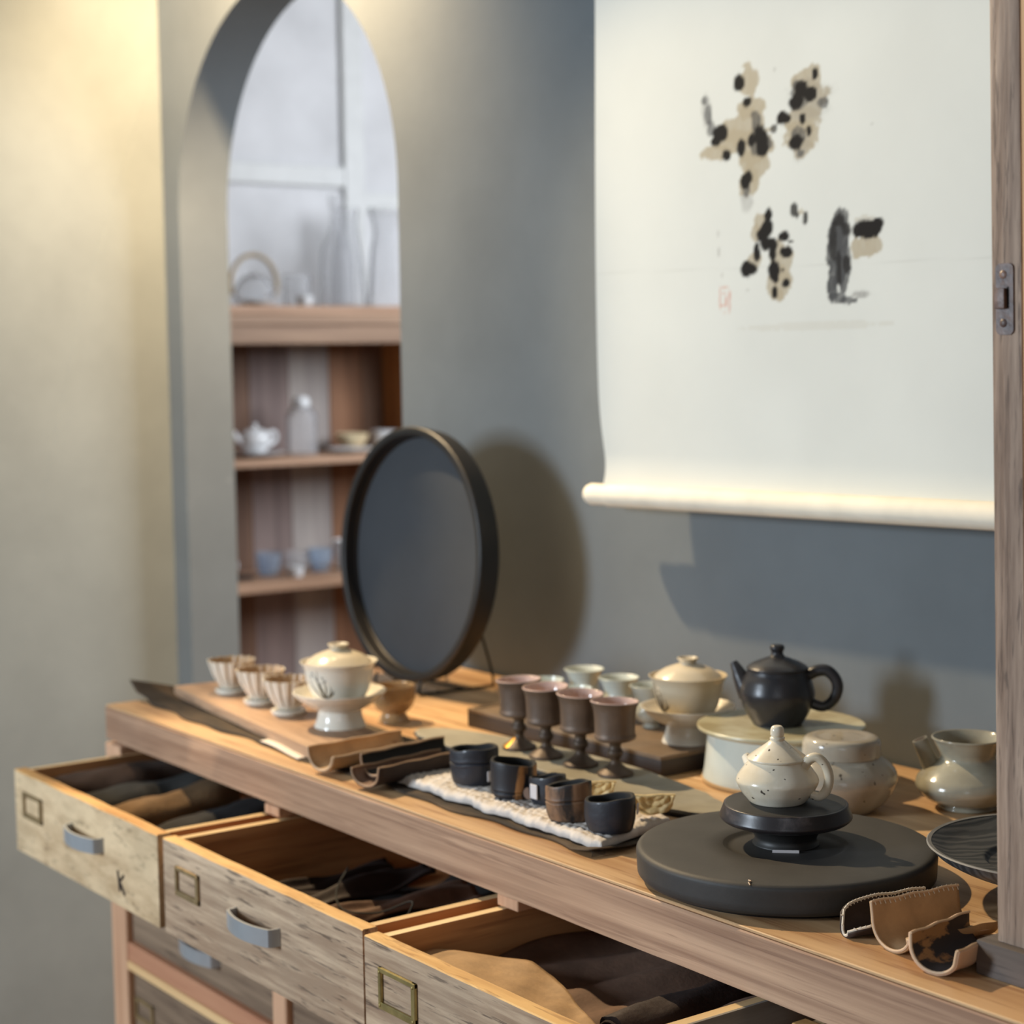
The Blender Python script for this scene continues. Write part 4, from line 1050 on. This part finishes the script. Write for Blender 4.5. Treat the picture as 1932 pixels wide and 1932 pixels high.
# --- round black tea board, small stand, white teapot
DC = (-1.2275, 1.2165)
DT = 0.0335
def tea_board():
    t = thing('tea_board', 'thick round black stone tea board with a shallow well', 'tea board', C(*DC))
    R = 0.1425
    obj('board_disc', lathe(smooth_prof([(0, 0.0035), (R-0.009, 0.0035), (R-0.004, 0.0050), (R-0.001, 0.0085), (R-0.001, 0.0085), (R, 0.0280), (R-0.0010, 0.0308), (R-0.0035, 0.0328), (R-0.0065, DT), (R-0.0065, DT), (0.0600, DT), (0.0600, DT), (0.0575, DT-0.0012), (0.054, DT-0.0028), (0.050, DT-0.0032), (0, DT-0.0032)], 4), 128), m_stone, t, angle=50)
    obj('base_ring', lathe([(0, 0), (R-0.014, 0), (R-0.013, 0.0036), (0, 0.0036)], 96), m_trayrim, t)
    k = math.radians(-58)
    rg = []
    for a0, pts in ((k, [(-0.002, 0.0, 0.0006), (0.001, 0.003, 0.0008), (-0.0005, 0.006, 0.0004), (0.0015, 0.0085, -0.001)]),):
        ex = Vector((math.cos(a0), math.sin(a0), 0)); ey = Vector((-ex.y, ex.x, 0))
        rg.append(tube([tuple(ex*(R-0.0095+p[1])+ey*p[0]+Vector((0, 0, DT+p[2]))) for p in pts], 0.0007, 5))
    obj('edge_chip', join(*rg), m_leather_edge, t, label='pale chip in the front edge')
tea_board()
SW = C(DC[0]-0.008, DC[1]+0.0085, DT-0.0032)
t = thing('small_stand', 'small dark glazed cake-stand shaped stool on the tea board', 'stand', SW)
SHT = 0.0405
obj('top_disc', lathe(smooth_prof([(0.030, 0.0185), (0.048, 0.0205), (0.0590, 0.0235), (0.0628, 0.0265), (0.0634, 0.0285), (0.0600, 0.0375), (0.0592, SHT-0.0006), (0.0575, SHT), (0.0575, SHT), (0, SHT)], 4), 96), [m_stand], t, angle=35)
obj('top_face', lathe([(0.0572, SHT+0.0001), (0.0560, SHT+0.0005), (0, SHT+0.0005)], 96), m_standtop, t)
obj('pedestal_foot', lathe(smooth_prof([(0, 0), (0.0315, 0), (0.0320, 0.0012), (0.0300, 0.0045), (0.0300, 0.0085), (0.0355, 0.0160), (0.0440, 0.0200), (0.0440, 0.0200), (0, 0.0200)], 4), 80), m_standtop, t)
o = obj('price_card', bx(-0.0125, 0.0125, -0.0005, 0.0005, 0, 0.0028, 0.0002), m_tag, None, smooth=False)
F_ = Vector((DC[0], DC[1], 0)).normalized(); fr = Vector(SW)-F_*0.0345
o.location = (fr.x, fr.y, SW[2]); o.rotation_euler = (0, 0, math.atan2(F_.x*-1, F_.y)+0.0)
tag(o, 'narrow white card strip leaning at the front of the small stand', 'card')
teapot((SW[0]-0.006, SW[1]-0.005, SW[2]+SHT+0.0005), 'small white crackle glazed teapot with pointed lid on the small dark stand',
       [(0, 0.0008), (0.025, 0.0), (0.0275, 0.0015), (0.0345, 0.0100), (0.0388, 0.0180), (0.0396, 0.0215), (0.0378, 0.0260), (0.0325, 0.0335), (0.0285, 0.0385), (0.0272, 0.0410), (0.0272, 0.0410), (0.0265, 0.0414), (0, 0.0414)],
       [(0.0262, 0.0405), (0.0284, 0.0412), (0.0290, 0.0428), (0.0278, 0.0440), (0.0200, 0.0498), (0.0110, 0.0562), (0.0062, 0.0598), (0, 0.0602)],
       [(0, 0.0590), (0.0062, 0.0592), (0.0072, 0.0620), (0.0058, 0.0632), (0.0066, 0.0652), (0.0064, 0.0705), (0.0042, 0.0735), (0, 0.0740)],
       m_wpot,
       [(0.0235, 0.012, 0.0350), (0.0300, 0.013, 0.0440), (0.0375, 0.014, 0.0462), (0.0450, 0.014, 0.0390), (0.0485, 0.014, 0.0270), (0.0460, 0.014, 0.0150), (0.0395, 0.013, 0.0085), (0.0315, 0.012, 0.0100)], [0.0052, 0.0048, 0.0046, 0.0046, 0.0046, 0.0046, 0.0044, 0.0040],
       [(-0.018, -0.020, 0.024), (-0.026, -0.028, 0.031), (-0.031, -0.033, 0.037)], [0.010, 0.0065, 0.0042])

# --- dark plate at the right, partly behind the post
PC = (-1.022, 1.360)
t = thing('footed_plate', 'dark ebonised wooden footed plate behind the weathered post', 'plate', C(*PC))
R = 0.118
obj('plate_dish', lathe(smooth_prof([(0, 0.0225), (0.058, 0.0225), (0.085, 0.0285), (0.108, 0.0400), (R-0.0015, 0.0490), (R-0.0015, 0.0490)], 5)+smooth_prof([(R-0.004, 0.0502), (0.098, 0.0425), (0.072, 0.0375), (0.066, 0.0362), (0.062, 0.0325), (0.050, 0.0305), (0, 0.0300)], 5), 96), m_darkplate, t)
obj('worn_rim', lathe([(R-0.0015, 0.0488), (R, 0.0497), (R-0.0012, 0.0508), (R-0.0045, 0.0503)], 96), m_platerim, t, label='rim worn pale')
obj('foot', lathe(smooth_prof([(0, 0), (0.052, 0), (0.052, 0.003), (0.040, 0.010), (0.038, 0.020), (0.052, 0.0235), (0, 0.0235)], 4), 64), m_darkplate, t)

# --- weathered wooden screen standing on the counter at the right
def screen():
    Ls = C(-0.74, 1.165)
    t = thing('standing_screen', 'weathered grey wooden framed screen with a rusty latch plate, standing on the worktop', 'screen', Ls)
    xa, xb = -0.9230, -0.8945
    ln = lambda vf: ([(p[0]-0.0195*(p[2]-Z0-0.03), p[1], p[2]) for p in vf[0]], vf[1])   # the old frame leans a little
    top = Z0+1.30
    y0, y1 = 1.151, 1.183
    obj('base_rail', sh(bx(-0.9375, -0.53, 1.142, 1.192, Z0, Z0+0.0285, 0.0022, 2), Ls), m_greybase, t, angle=30)
    obj('stile', sh(ln(bx(xa, xb, y0, y1, Z0+0.0285, top, 0.0016, 2)), Ls), m_greywood, t, angle=30, label='weathered grey post')
    obj('inner_stile', sh(ln(bx(xb+0.0004, xb+0.030, y0+0.0004, y1-0.002, Z0+0.0285, top, 0.001)), Ls), m_orange, t, smooth=False, label='orange cedar inner stile')
    obj('stile', sh(ln(bx(-0.558, -0.535, y0, y1, Z0+0.0285, top, 0.0016, 2)), Ls), m_greywood, t, angle=30)
    obj('top_rail', sh(ln(bx(xb+0.03, -0.558, y0+0.004, y1-0.004, top-0.03, top, 0.0016)), Ls), m_greywood, t, smooth=False)
    obj('panel', sh(ln(bx(xb+0.03, -0.558, y0+0.010, y0+0.018, Z0+0.0285, top-0.03)), Ls), m_orange, t, smooth=False)
    # latch plate with rounded ends, bolt and two screws
    lx, lz = -0.9095, Z0+0.5395
    pts = []
    w, h, r = 0.0083, 0.0275, 0.0042
    for cx, cz, a0 in ((w-r, h-r, 0), (-(w-r), h-r, 1), (-(w-r), -(h-r), 2), (w-r, -(h-r), 3)):
        for k in range(6):
            a = (a0+k/5)*pi/2; pts.append((cx+r*math.cos(a), cz+r*math.sin(a)))
    V = [(lx+x, y0-0.0016, lz+z) for x, z in pts]+[(lx+x*1.02, y0+0.0002, lz+z*1.01) for x, z in pts]
    n = len(pts); F = [tuple(reversed(range(n)))]+[(k, (k+1) % n, n+(k+1) % n, n+k) for k in range(n)]
    lp = obj('latch_plate', sh(ln((V, F)), Ls), m_rust, t, smooth=False, label='rusty iron latch plate')
    obj('latch_bolt', sh(ln(bx(lx-0.0072, lx+0.0028, y0-0.0058, y0-0.001, lz-0.0075, lz+0.0085, 0.0012, 2)), Ls), m_rust, lp, angle=30)
    obj('latch_slot', sh(ln(bx(lx+0.0026, lx+0.0044, y0-0.0018, y0-0.001, lz-0.0065, lz+0.0095)), Ls), m_bam_in, lp, smooth=False)
    for dz in (0.0190, -0.0185):
        obj('screw', sh(ln(xf(lathe([(0, 0.0012), (0.0022, 0.001), (0.0034, 0.0002), (0.0034, -0.001)], 18), Matrix.Translation((lx-0.001, y0-0.0016, lz+dz)) @ Matrix.Rotation(pi/2, 4, 'X'))), Ls), m_rust, lp)
screen()

# ------------------------------------------------------------------ things in the drawers
m_felt_brown = plain('brown_wool_cloth', S(66, 50, 40), 0.95, 0, 0.15, 30, 0.5, 160)
m_felt_grey = plain('charcoal_wool_cloth', S(54, 54, 52), 0.95, 0, 0.15, 30, 0.5, 160)
m_felt_tan = plain('tan_wool_cloth', S(104, 80, 52), 0.95, 0, 0.15, 30, 0.5, 160)
m_felt_black = plain('black_wool_cloth', S(36, 35, 35), 0.95, 0, 0.12, 30, 0.5, 160)
def roll(label, x, y0, y1, z, r, m, bend=0.0, lift=0.0, seed=0, name='cloth_roll', group='cloth rolls in the pale drawer', spiral=True):
    n = 16
    pts, rad = [], []
    rr = random.Random(seed)
    for i in range(n+1):
        q = i/n
        pts.append((bend*math.sin(q*pi), (y1-y0)*q, lift*q+0.004*math.sin(q*4+seed)))
        rad.append(r*(0.90+0.12*math.sin(q*pi)+0.05*math.sin(q*13+seed)))
    t = thing(name, label, 'cloth roll', (x, y0, z), 0, group)
    V, F = tube(pts, rad, 22, flat=(0.85, 1.05))
    V = [(p[0]+0.0015*math.sin(p[1]*90+p[2]*130+seed), p[1], p[2]+0.0018*math.sin(p[1]*60+p[0]*200)) for p in V]
    obj('cloth', (V, F), m, t, angle=60)
    if spiral:
        sp = [(r*(0.15+0.72*k/40)*math.cos(k*0.42)*1.0, -0.001, r*(0.15+0.72*k/40)*math.sin(k*0.42)*0.85) for k in range(41)]
        obj('rolled_end', tube(sp, 0.0016, 6), m, t)
    return t
zb_ = Z0-0.155
roll('dark brown cloth bundle along the left side of the pale drawer', -2.412, 0.962, 1.16, Z0-0.108, 0.034, m_felt_brown, 0.008, 0.012, 1, spiral=False)
roll('charcoal grey cloth roll second from the left in the pale drawer', -2.340, 0.962, 1.16, Z0-0.118, 0.032, m_felt_grey, -0.008, 0.010, 2)
roll('tan brown cloth roll between the two grey ones in the pale drawer', -2.262, 0.962, 1.16, Z0-0.116, 0.0295, m_felt_tan, 0.004, 0.016, 3)
roll('blackish cloth roll along the right side of the pale drawer', -2.168, 0.975, 1.18, Z0-0.128, 0.030, m_felt_black, -0.006, 0.010, 4)
roll('black cloth roll next to the right drawer wall at the back', -2.095, 0.985, 1.2, Z0-0.130, 0.027, m_felt_black, 0.006, 0.006, 5)

def fold(name, label, cat, loc, ln, wd, m, th=0.003, arch=0.01, rz=0.0, wav=0.003, seed=0, group=None, drop=0.0):
    def fn(u, v):
        return (wd*(u-0.5)*(1+0.1*math.sin(v*5+seed)), ln*v, arch*math.sin(u*pi)+wav*math.sin(v*11+u*5+seed)+wav*0.6*math.sin(u*13+v*3+seed)-drop*v)
    o = obj(name, grid(26, 34, fn), m); o.location = loc; o.rotation_euler = (0, 0, rz); solid(o, th)
    tag(o, label, cat, group); return o
g2 = 'folded leathers in the middle drawer'
base2 = Z0-0.162
fold('folded_cloth', 'black folded cloth filling the middle drawer', 'cloth', (-1.765, 0.962, base2), 0.34, 0.38, m_felt_black, 0.003, 0.016, 0, 0.006, 1)
fold('leather_strap', 'dark brown leather strap with pale tip at the left of the middle drawer', 'leather', (-1.905, 0.964, base2+0.020), 0.24, 0.035, m_leather_dark, 0.004, 0.010, 0.06, 0.004, 2, g2)
fold('leather_strap', 'reddish brown leather strip in the centre of the middle drawer', 'leather', (-1.765, 0.966, base2+0.028), 0.25, 0.042, m_leather_brown, 0.004, 0.010, -0.04, 0.004, 3, g2)
fold('leather_strap', 'dark leather strip under the apron shadow in the middle drawer', 'leather', (-1.83, 0.966, base2+0.027), 0.25, 0.05, m_leather_dark, 0.004, 0.012, 0.1, 0.005, 5, g2)
fold('leather_strap', 'tan edged leather strip nearest the right wall of the middle drawer', 'leather', (-1.675, 0.966, base2+0.022), 0.21, 0.040, m_leather_brown, 0.004, 0.009, -0.10, 0.004, 4, g2)
cp = smooth_path([(-1.83, 1.09, Z0-0.100), (-1.79, 1.05, Z0-0.112), (-1.74, 1.03, Z0-0.118), (-1.69, 1.045, Z0-0.112), (-1.668, 1.075, Z0-0.100), (-1.655, 1.05, Z0-0.118), (-1.650, 1.01, Z0-0.124)], 6)
o = obj('cord', [*tube([(p[0]+1.75, p[1]-1.05, p[2]-Z0+0.11) for p in cp], 0.0011, 6)], m_felt_grey); o.location = (-1.75, 1.05, Z0-0.11)
tag(o, 'thin loose cord looped over the dark leathers in the middle drawer', 'cord')

def tan_sheet():
    def fn(u, v):
        yf = float(np.interp(u, [0, 0.16, 0.30, 0.45, 0.65, 0.85, 1], [0.992, 1.030, 1.052, 1.048, 1.026, 1.000, 0.985]))
        x = -1.502+0.315*u*(1-0.10*v); y = 0.943+(yf-0.943)*v
        z = -0.094+0.010*u*(1-u)+0.004*math.sin(u*5+v*2)-0.004*v+0.0012*math.sin(u*23+v*7)
        return (x+1.35, y-1.0, z)
    o = obj('leather_sheet', grid(40, 24, fn), m_leather_tan); o.location = (-1.35, 1.0, Z0); solid(o, 0.003)
    tag(o, 'limp tan suede sheet with curved edge lying in the nearest open drawer', 'leather')
    def fn2(u, v):
        x = -1.503+0.215*u; y = 0.95+0.33*v
        z = -0.138+0.022*math.sin(min(1, v*1.4)*pi*0.5)+0.006*math.sin(u*7+v*4)*v+0.004*math.sin(u*19-v*9)-0.004*u
        return (x+1.35, y-1.0, z)
    o = obj('leather_hide', grid(40, 34, fn2), m_leather_brown); o.location = (-1.35, 1.0, Z0); solid(o, 0.003)
    tag(o, 'wrinkled brown hide under the tan suede sheet in the nearest open drawer', 'leather')
tan_sheet()
roll('brown leather roll at the right of the nearest open drawer', -1.188, 0.955, 1.25, Z0-0.128, 0.029, m_leather_brown, 0.004, 0.014, 6, 'leather_roll', 'leather rolls in the nearest drawer')
roll('dark brown leather roll behind the tan sheet in the nearest open drawer', -1.250, 1.02, 1.27, Z0-0.118, 0.023, m_leather_dark, 0.004, 0.006, 7, 'leather_roll', 'leather rolls in the nearest drawer')

# ------------------------------------------------------------------ the shelves in the next room
m_shelf = wood('shelf_board_wood', S(150, 116, 90), S(186, 150, 122), 'y', 0.6, 40, 6, 0.1)
m_shelf_dk = wood('shelf_front_wood', S(128, 100, 78), S(160, 130, 104), 'y', 0.6, 40, 6, 0.1)
m_backs = [wood('back_plank_brown', S(92, 66, 50), S(132, 100, 78), 'z', 0.7, 30, 6, 0.1), wood('back_plank_grey', S(146, 138, 134), S(172, 164, 158), 'z', 0.7, 30, 6, 0.1), wood('back_plank_red', S(112, 76, 52), S(150, 108, 78), 'z', 0.7, 30, 6, 0.1), wood('back_plank_mauve', S(112, 96, 92), S(146, 128, 122), 'z', 0.7, 30, 6, 0.1)]
m_side_lit = wood('shelf_side_warm_lit', S(160, 104, 56), S(200, 142, 86), 'z', 0.6, 30, 6, 0.1)  # warm light on the side panels put into an orange wood colour
SF, SB = -4.40, -4.68
Lh = (-4.54, 2.5, 0.0)
su = thing('shelf_unit', 'open wooden shelf unit of glass and white tea ware seen through the arch', 'shelf', Lh)
def sp_(n, vf, m, **k): return obj(n, sh(vf, Lh), m, su, smooth=False, **k)
Y0s, Y1s = 1.95, 2.945
sp_('top_board', bx(SB, SF+0.02, Y0s, Y1s+0.03, Z0+0.628, Z0+0.652, 0.002), m_shelf)
sp_('front_board', bx(SF-0.012, SF+0.008, Y0s, Y1s+0.02, Z0+0.548, Z0+0.628, 0.002), m_shelf_dk)
sp_('top_moulding', bx(SF, SF+0.016, Y0s, Y1s+0.02, Z0+0.600, Z0+0.628, 0.002), m_shelf_dk)
ys = [Y0s, 2.20, 2.35, 2.49, 2.62, 2.755, 2.87, Y1s]
mk = [0, 2, 0, 3, 1, 2, 0]
for i in range(7):
    sp_('back_plank', bx(SB, SB+0.012, ys[i]+0.001, ys[i+1]-0.001, 0.05, Z0+0.628, 0.001), m_backs[mk[i]])
sp_('side_panel', bx(SB, SF, Y0s-0.02, Y0s, 0, Z0+0.628), m_side_lit)
sp_('side_panel', bx(SB, SF, Y1s, Y1s+0.02, 0, Z0+0.628), m_side_lit)
for zt, zb2 in ((0.236, 0.214), (-0.101, -0.130), (-0.46, -0.485)):
    sp_('shelf_board', bx(SB+0.012, SF, Y0s, Y1s, Z0+zb2, Z0+zt, 0.0015), m_shelf)
m_clear = glass('clear_glass')
m_wh = glaze('white_porcelain', S(226, 228, 230), rough=0.12)
m_blueg = glass('bluish_glass', (0.86, 0.93, 1.0, 1), 0.03)
m_cream = glaze('cream_bowl_glaze', S(222, 204, 166), rough=0.2)
m_bam_handle = plain('cane_handle', S(158, 140, 112), 0.6)
def vessel(name, label, cat, y, z, prof, m, x=-4.52, grp=None, seg=32, n=4, pname=None):
    t = thing(name, label, cat, (x, y, Z0+z), 0, grp)
    obj(pname or 'body', lathe(smooth_prof(prof, n), seg), m, t)
    return t
def wallp(pts, th):
    """outer profile -> hollow vessel"""
    return pts+[(max(r-th, 0), z+(th if i == 0 else 0)) for i, (r, z) in reversed(list(enumerate(pts)))]
zs1, zs2, zst = 0.236, -0.101, 0.652
t = vessel('teapot', 'round white porcelain teapot on the upper shelf in the next room', 'teapot', 2.425, zs1+0.012, [(0, 0), (0.026, 0), (0.036, 0.012), (0.046, 0.034), (0.040, 0.055), (0.022, 0.066), (0.008, 0.070), (0.008, 0.080), (0, 0.083)], m_wh)
obj('spout', tube(smooth_path([(0, -0.034, 0.026), (0, -0.056, 0.042), (0, -0.066, 0.060)], 4), 0.008, 10), m_wh, t)
obj('handle', tube(smooth_path([(0, 0.036, 0.052), (0, 0.062, 0.056), (0, 0.066, 0.034), (0, 0.040, 0.018)], 4), 0.006, 10), m_wh, t)
vessel('plate', 'white plate under the round porcelain teapot in the next room', 'plate', 2.425, zs1, [(0, 0.004), (0.05, 0.004), (0.085, 0.011), (0.085, 0.013), (0.05, 0.010), (0, 0.009)], m_wh)
t = vessel('glass_bottle', 'tall clear glass bottle with ball stopper on the upper shelf', 'bottle', 2.575, zs1, wallp([(0.0, 0), (0.042, 0), (0.044, 0.02), (0.044, 0.112), (0.030, 0.128), (0.028, 0.138)], 0.003), m_clear)
obj('stopper', lathe(smooth_prof([(0, 0.128), (0.020, 0.132), (0.026, 0.146), (0.018, 0.164), (0, 0.168)], 4), 24), m_wh, t)
vessel('dish', 'flat white dish right of the glass bottle on the upper shelf', 'dish', 2.70, zs1, [(0, 0.003), (0.05, 0.003), (0.072, 0.014), (0.072, 0.016), (0.045, 0.008), (0, 0.008)], m_wh, x=-4.455)
vessel('bowl', 'cream bowl right of the glass bottle on the upper shelf', 'bowl', 2.765, zs1, [(0, 0), (0.022, 0), (0.024, 0.006), (0.040, 0.026), (0.050, 0.052), (0.047, 0.052), (0.036, 0.026), (0, 0.010)], m_cream, x=-4.56)
vessel('cup', 'straight white cup at the right end of the upper shelf', 'cup', 2.875, zs1, [(0, 0), (0.034, 0), (0.036, 0.004), (0.038, 0.058), (0.035, 0.058), (0.033, 0.008), (0, 0.008)], m_wh, x=-4.56)
gl = 'small cups on the lower shelf'
t = vessel('cup', 'white cup tipped on its side at the left end of the lower shelf', 'cup', 2.352, zs2+0.030, [(0, 0), (0.016, 0), (0.026, 0.016), (0.032, 0.046), (0.029, 0.046), (0.022, 0.018), (0, 0.006)], m_wh, grp=gl)
t.rotation_euler = (1.15, 0.0, 0.0)
vessel('coaster', 'dark wooden coaster between tipped cup and blue glass', 'coaster', 2.352, zs2, [(0, 0), (0.05, 0), (0.052, 0.006), (0, 0.006)], m_leather_dark)
vessel('glass_cup', 'blue tinted glass cup beside the tipped white cup', 'cup', 2.458, zs2, wallp([(0, 0), (0.022, 0), (0.030, 0.02), (0.037, 0.066)], 0.004), m_blueg, grp=gl)
vessel('glass_cup', 'clear glass cup in the middle of the lower shelf', 'cup', 2.545, zs2, wallp([(0, 0), (0.022, 0), (0.028, 0.02), (0.033, 0.062)], 0.004), m_clear, grp=gl)
vessel('cup', 'small white cup standing before the clear glass on the lower shelf', 'cup', 2.50, zs2, [(0, 0), (0.014, 0), (0.020, 0.014), (0.022, 0.030), (0.020, 0.030), (0.016, 0.012), (0, 0.006)], m_wh, x=-4.44, grp=gl)
vessel('glass_cup', 'pale blue glass on white base right of the clear glass', 'cup', 2.625, zs2, wallp([(0, 0), (0.020, 0), (0.024, 0.012), (0.034, 0.035), (0.036, 0.066)], 0.004), m_blueg, grp=gl)
vessel('cup', 'white cup just beside the edge of the upright black tray, lower shelf', 'cup', 2.705, zs2, [(0, 0), (0.020, 0), (0.024, 0.010), (0.030, 0.07), (0.034, 0.085), (0.031, 0.085), (0.026, 0.05), (0.02, 0.012), (0, 0.008)], m_wh, grp=gl)
# on top of the unit
t = vessel('glass_teapot', 'clear glass teapot with tall cane hoop handle on the shelf unit top', 'teapot', 2.435, zst, wallp([(0, 0), (0.036, 0.0), (0.052, 0.022), (0.056, 0.045), (0.040, 0.072), (0.030, 0.080)], 0.003), m_clear)
obj('lid', lathe(smooth_prof([(0.031, 0.079), (0.032, 0.083), (0.014, 0.090), (0.007, 0.096), (0.009, 0.104), (0, 0.107)], 4), 24), m_clear, t)
obj('hoop_handle', tube([(0, 0.072*math.cos(a), 0.062+0.082*math.sin(a)) for a in np.linspace(-0.35, pi+0.35, 26)], 0.0065, 10), m_bam_handle, t)
obj('spout', tube(smooth_path([(0, 0.045, 0.03), (0, 0.070, 0.046), (0, 0.082, 0.066)], 4), 0.008, 10), m_clear, t)
vessel('glass_cup', 'straight clear glass cup beside the hoop handled teapot', 'cup', 2.572, zst, wallp([(0, 0), (0.036, 0), (0.038, 0.09)], 0.003), m_clear)
vessel('glass_bottle', 'slim clear glass bottle with round stopper on the shelf unit top', 'bottle', 2.675, zst, wallp([(0, 0), (0.044, 0), (0.047, 0.03), (0.045, 0.15), (0.020, 0.22), (0.016, 0.275), (0.020, 0.285), (0.020, 0.31)], 0.004), m_clear, x=-4.47)
vessel('glass_vase', 'tall clear glass vase with flared neck right of the slim bottle', 'vase', 2.762, zst, wallp([(0, 0), (0.048, 0), (0.052, 0.03), (0.044, 0.14), (0.030, 0.23), (0.036, 0.285)], 0.004), m_clear, x=-4.56)
vessel('glass_vase', 'broad clear glass pitcher vase at the right of the shelf unit top', 'vase', 2.870, zst, wallp([(0, 0), (0.060, 0), (0.064, 0.04), (0.056, 0.16), (0.046, 0.22), (0.060, 0.285)], 0.004), m_clear, x=-4.50)
vessel('cup', 'tiny white cup before the glass bottle on the shelf unit top', 'cup', 2.545, zst, [(0, 0), (0.016, 0), (0.022, 0.014), (0.024, 0.028), (0.021, 0.028), (0.016, 0.010), (0, 0.006)], m_wh, x=-4.43)
vessel('dish', 'low white dish under the hoop handled teapot', 'dish', 2.40, zst, [(0, 0.0), (0.03, 0.0), (0.05, 0.012), (0.048, 0.014), (0.03, 0.006), (0, 0.005)], m_wh, x=-4.425)
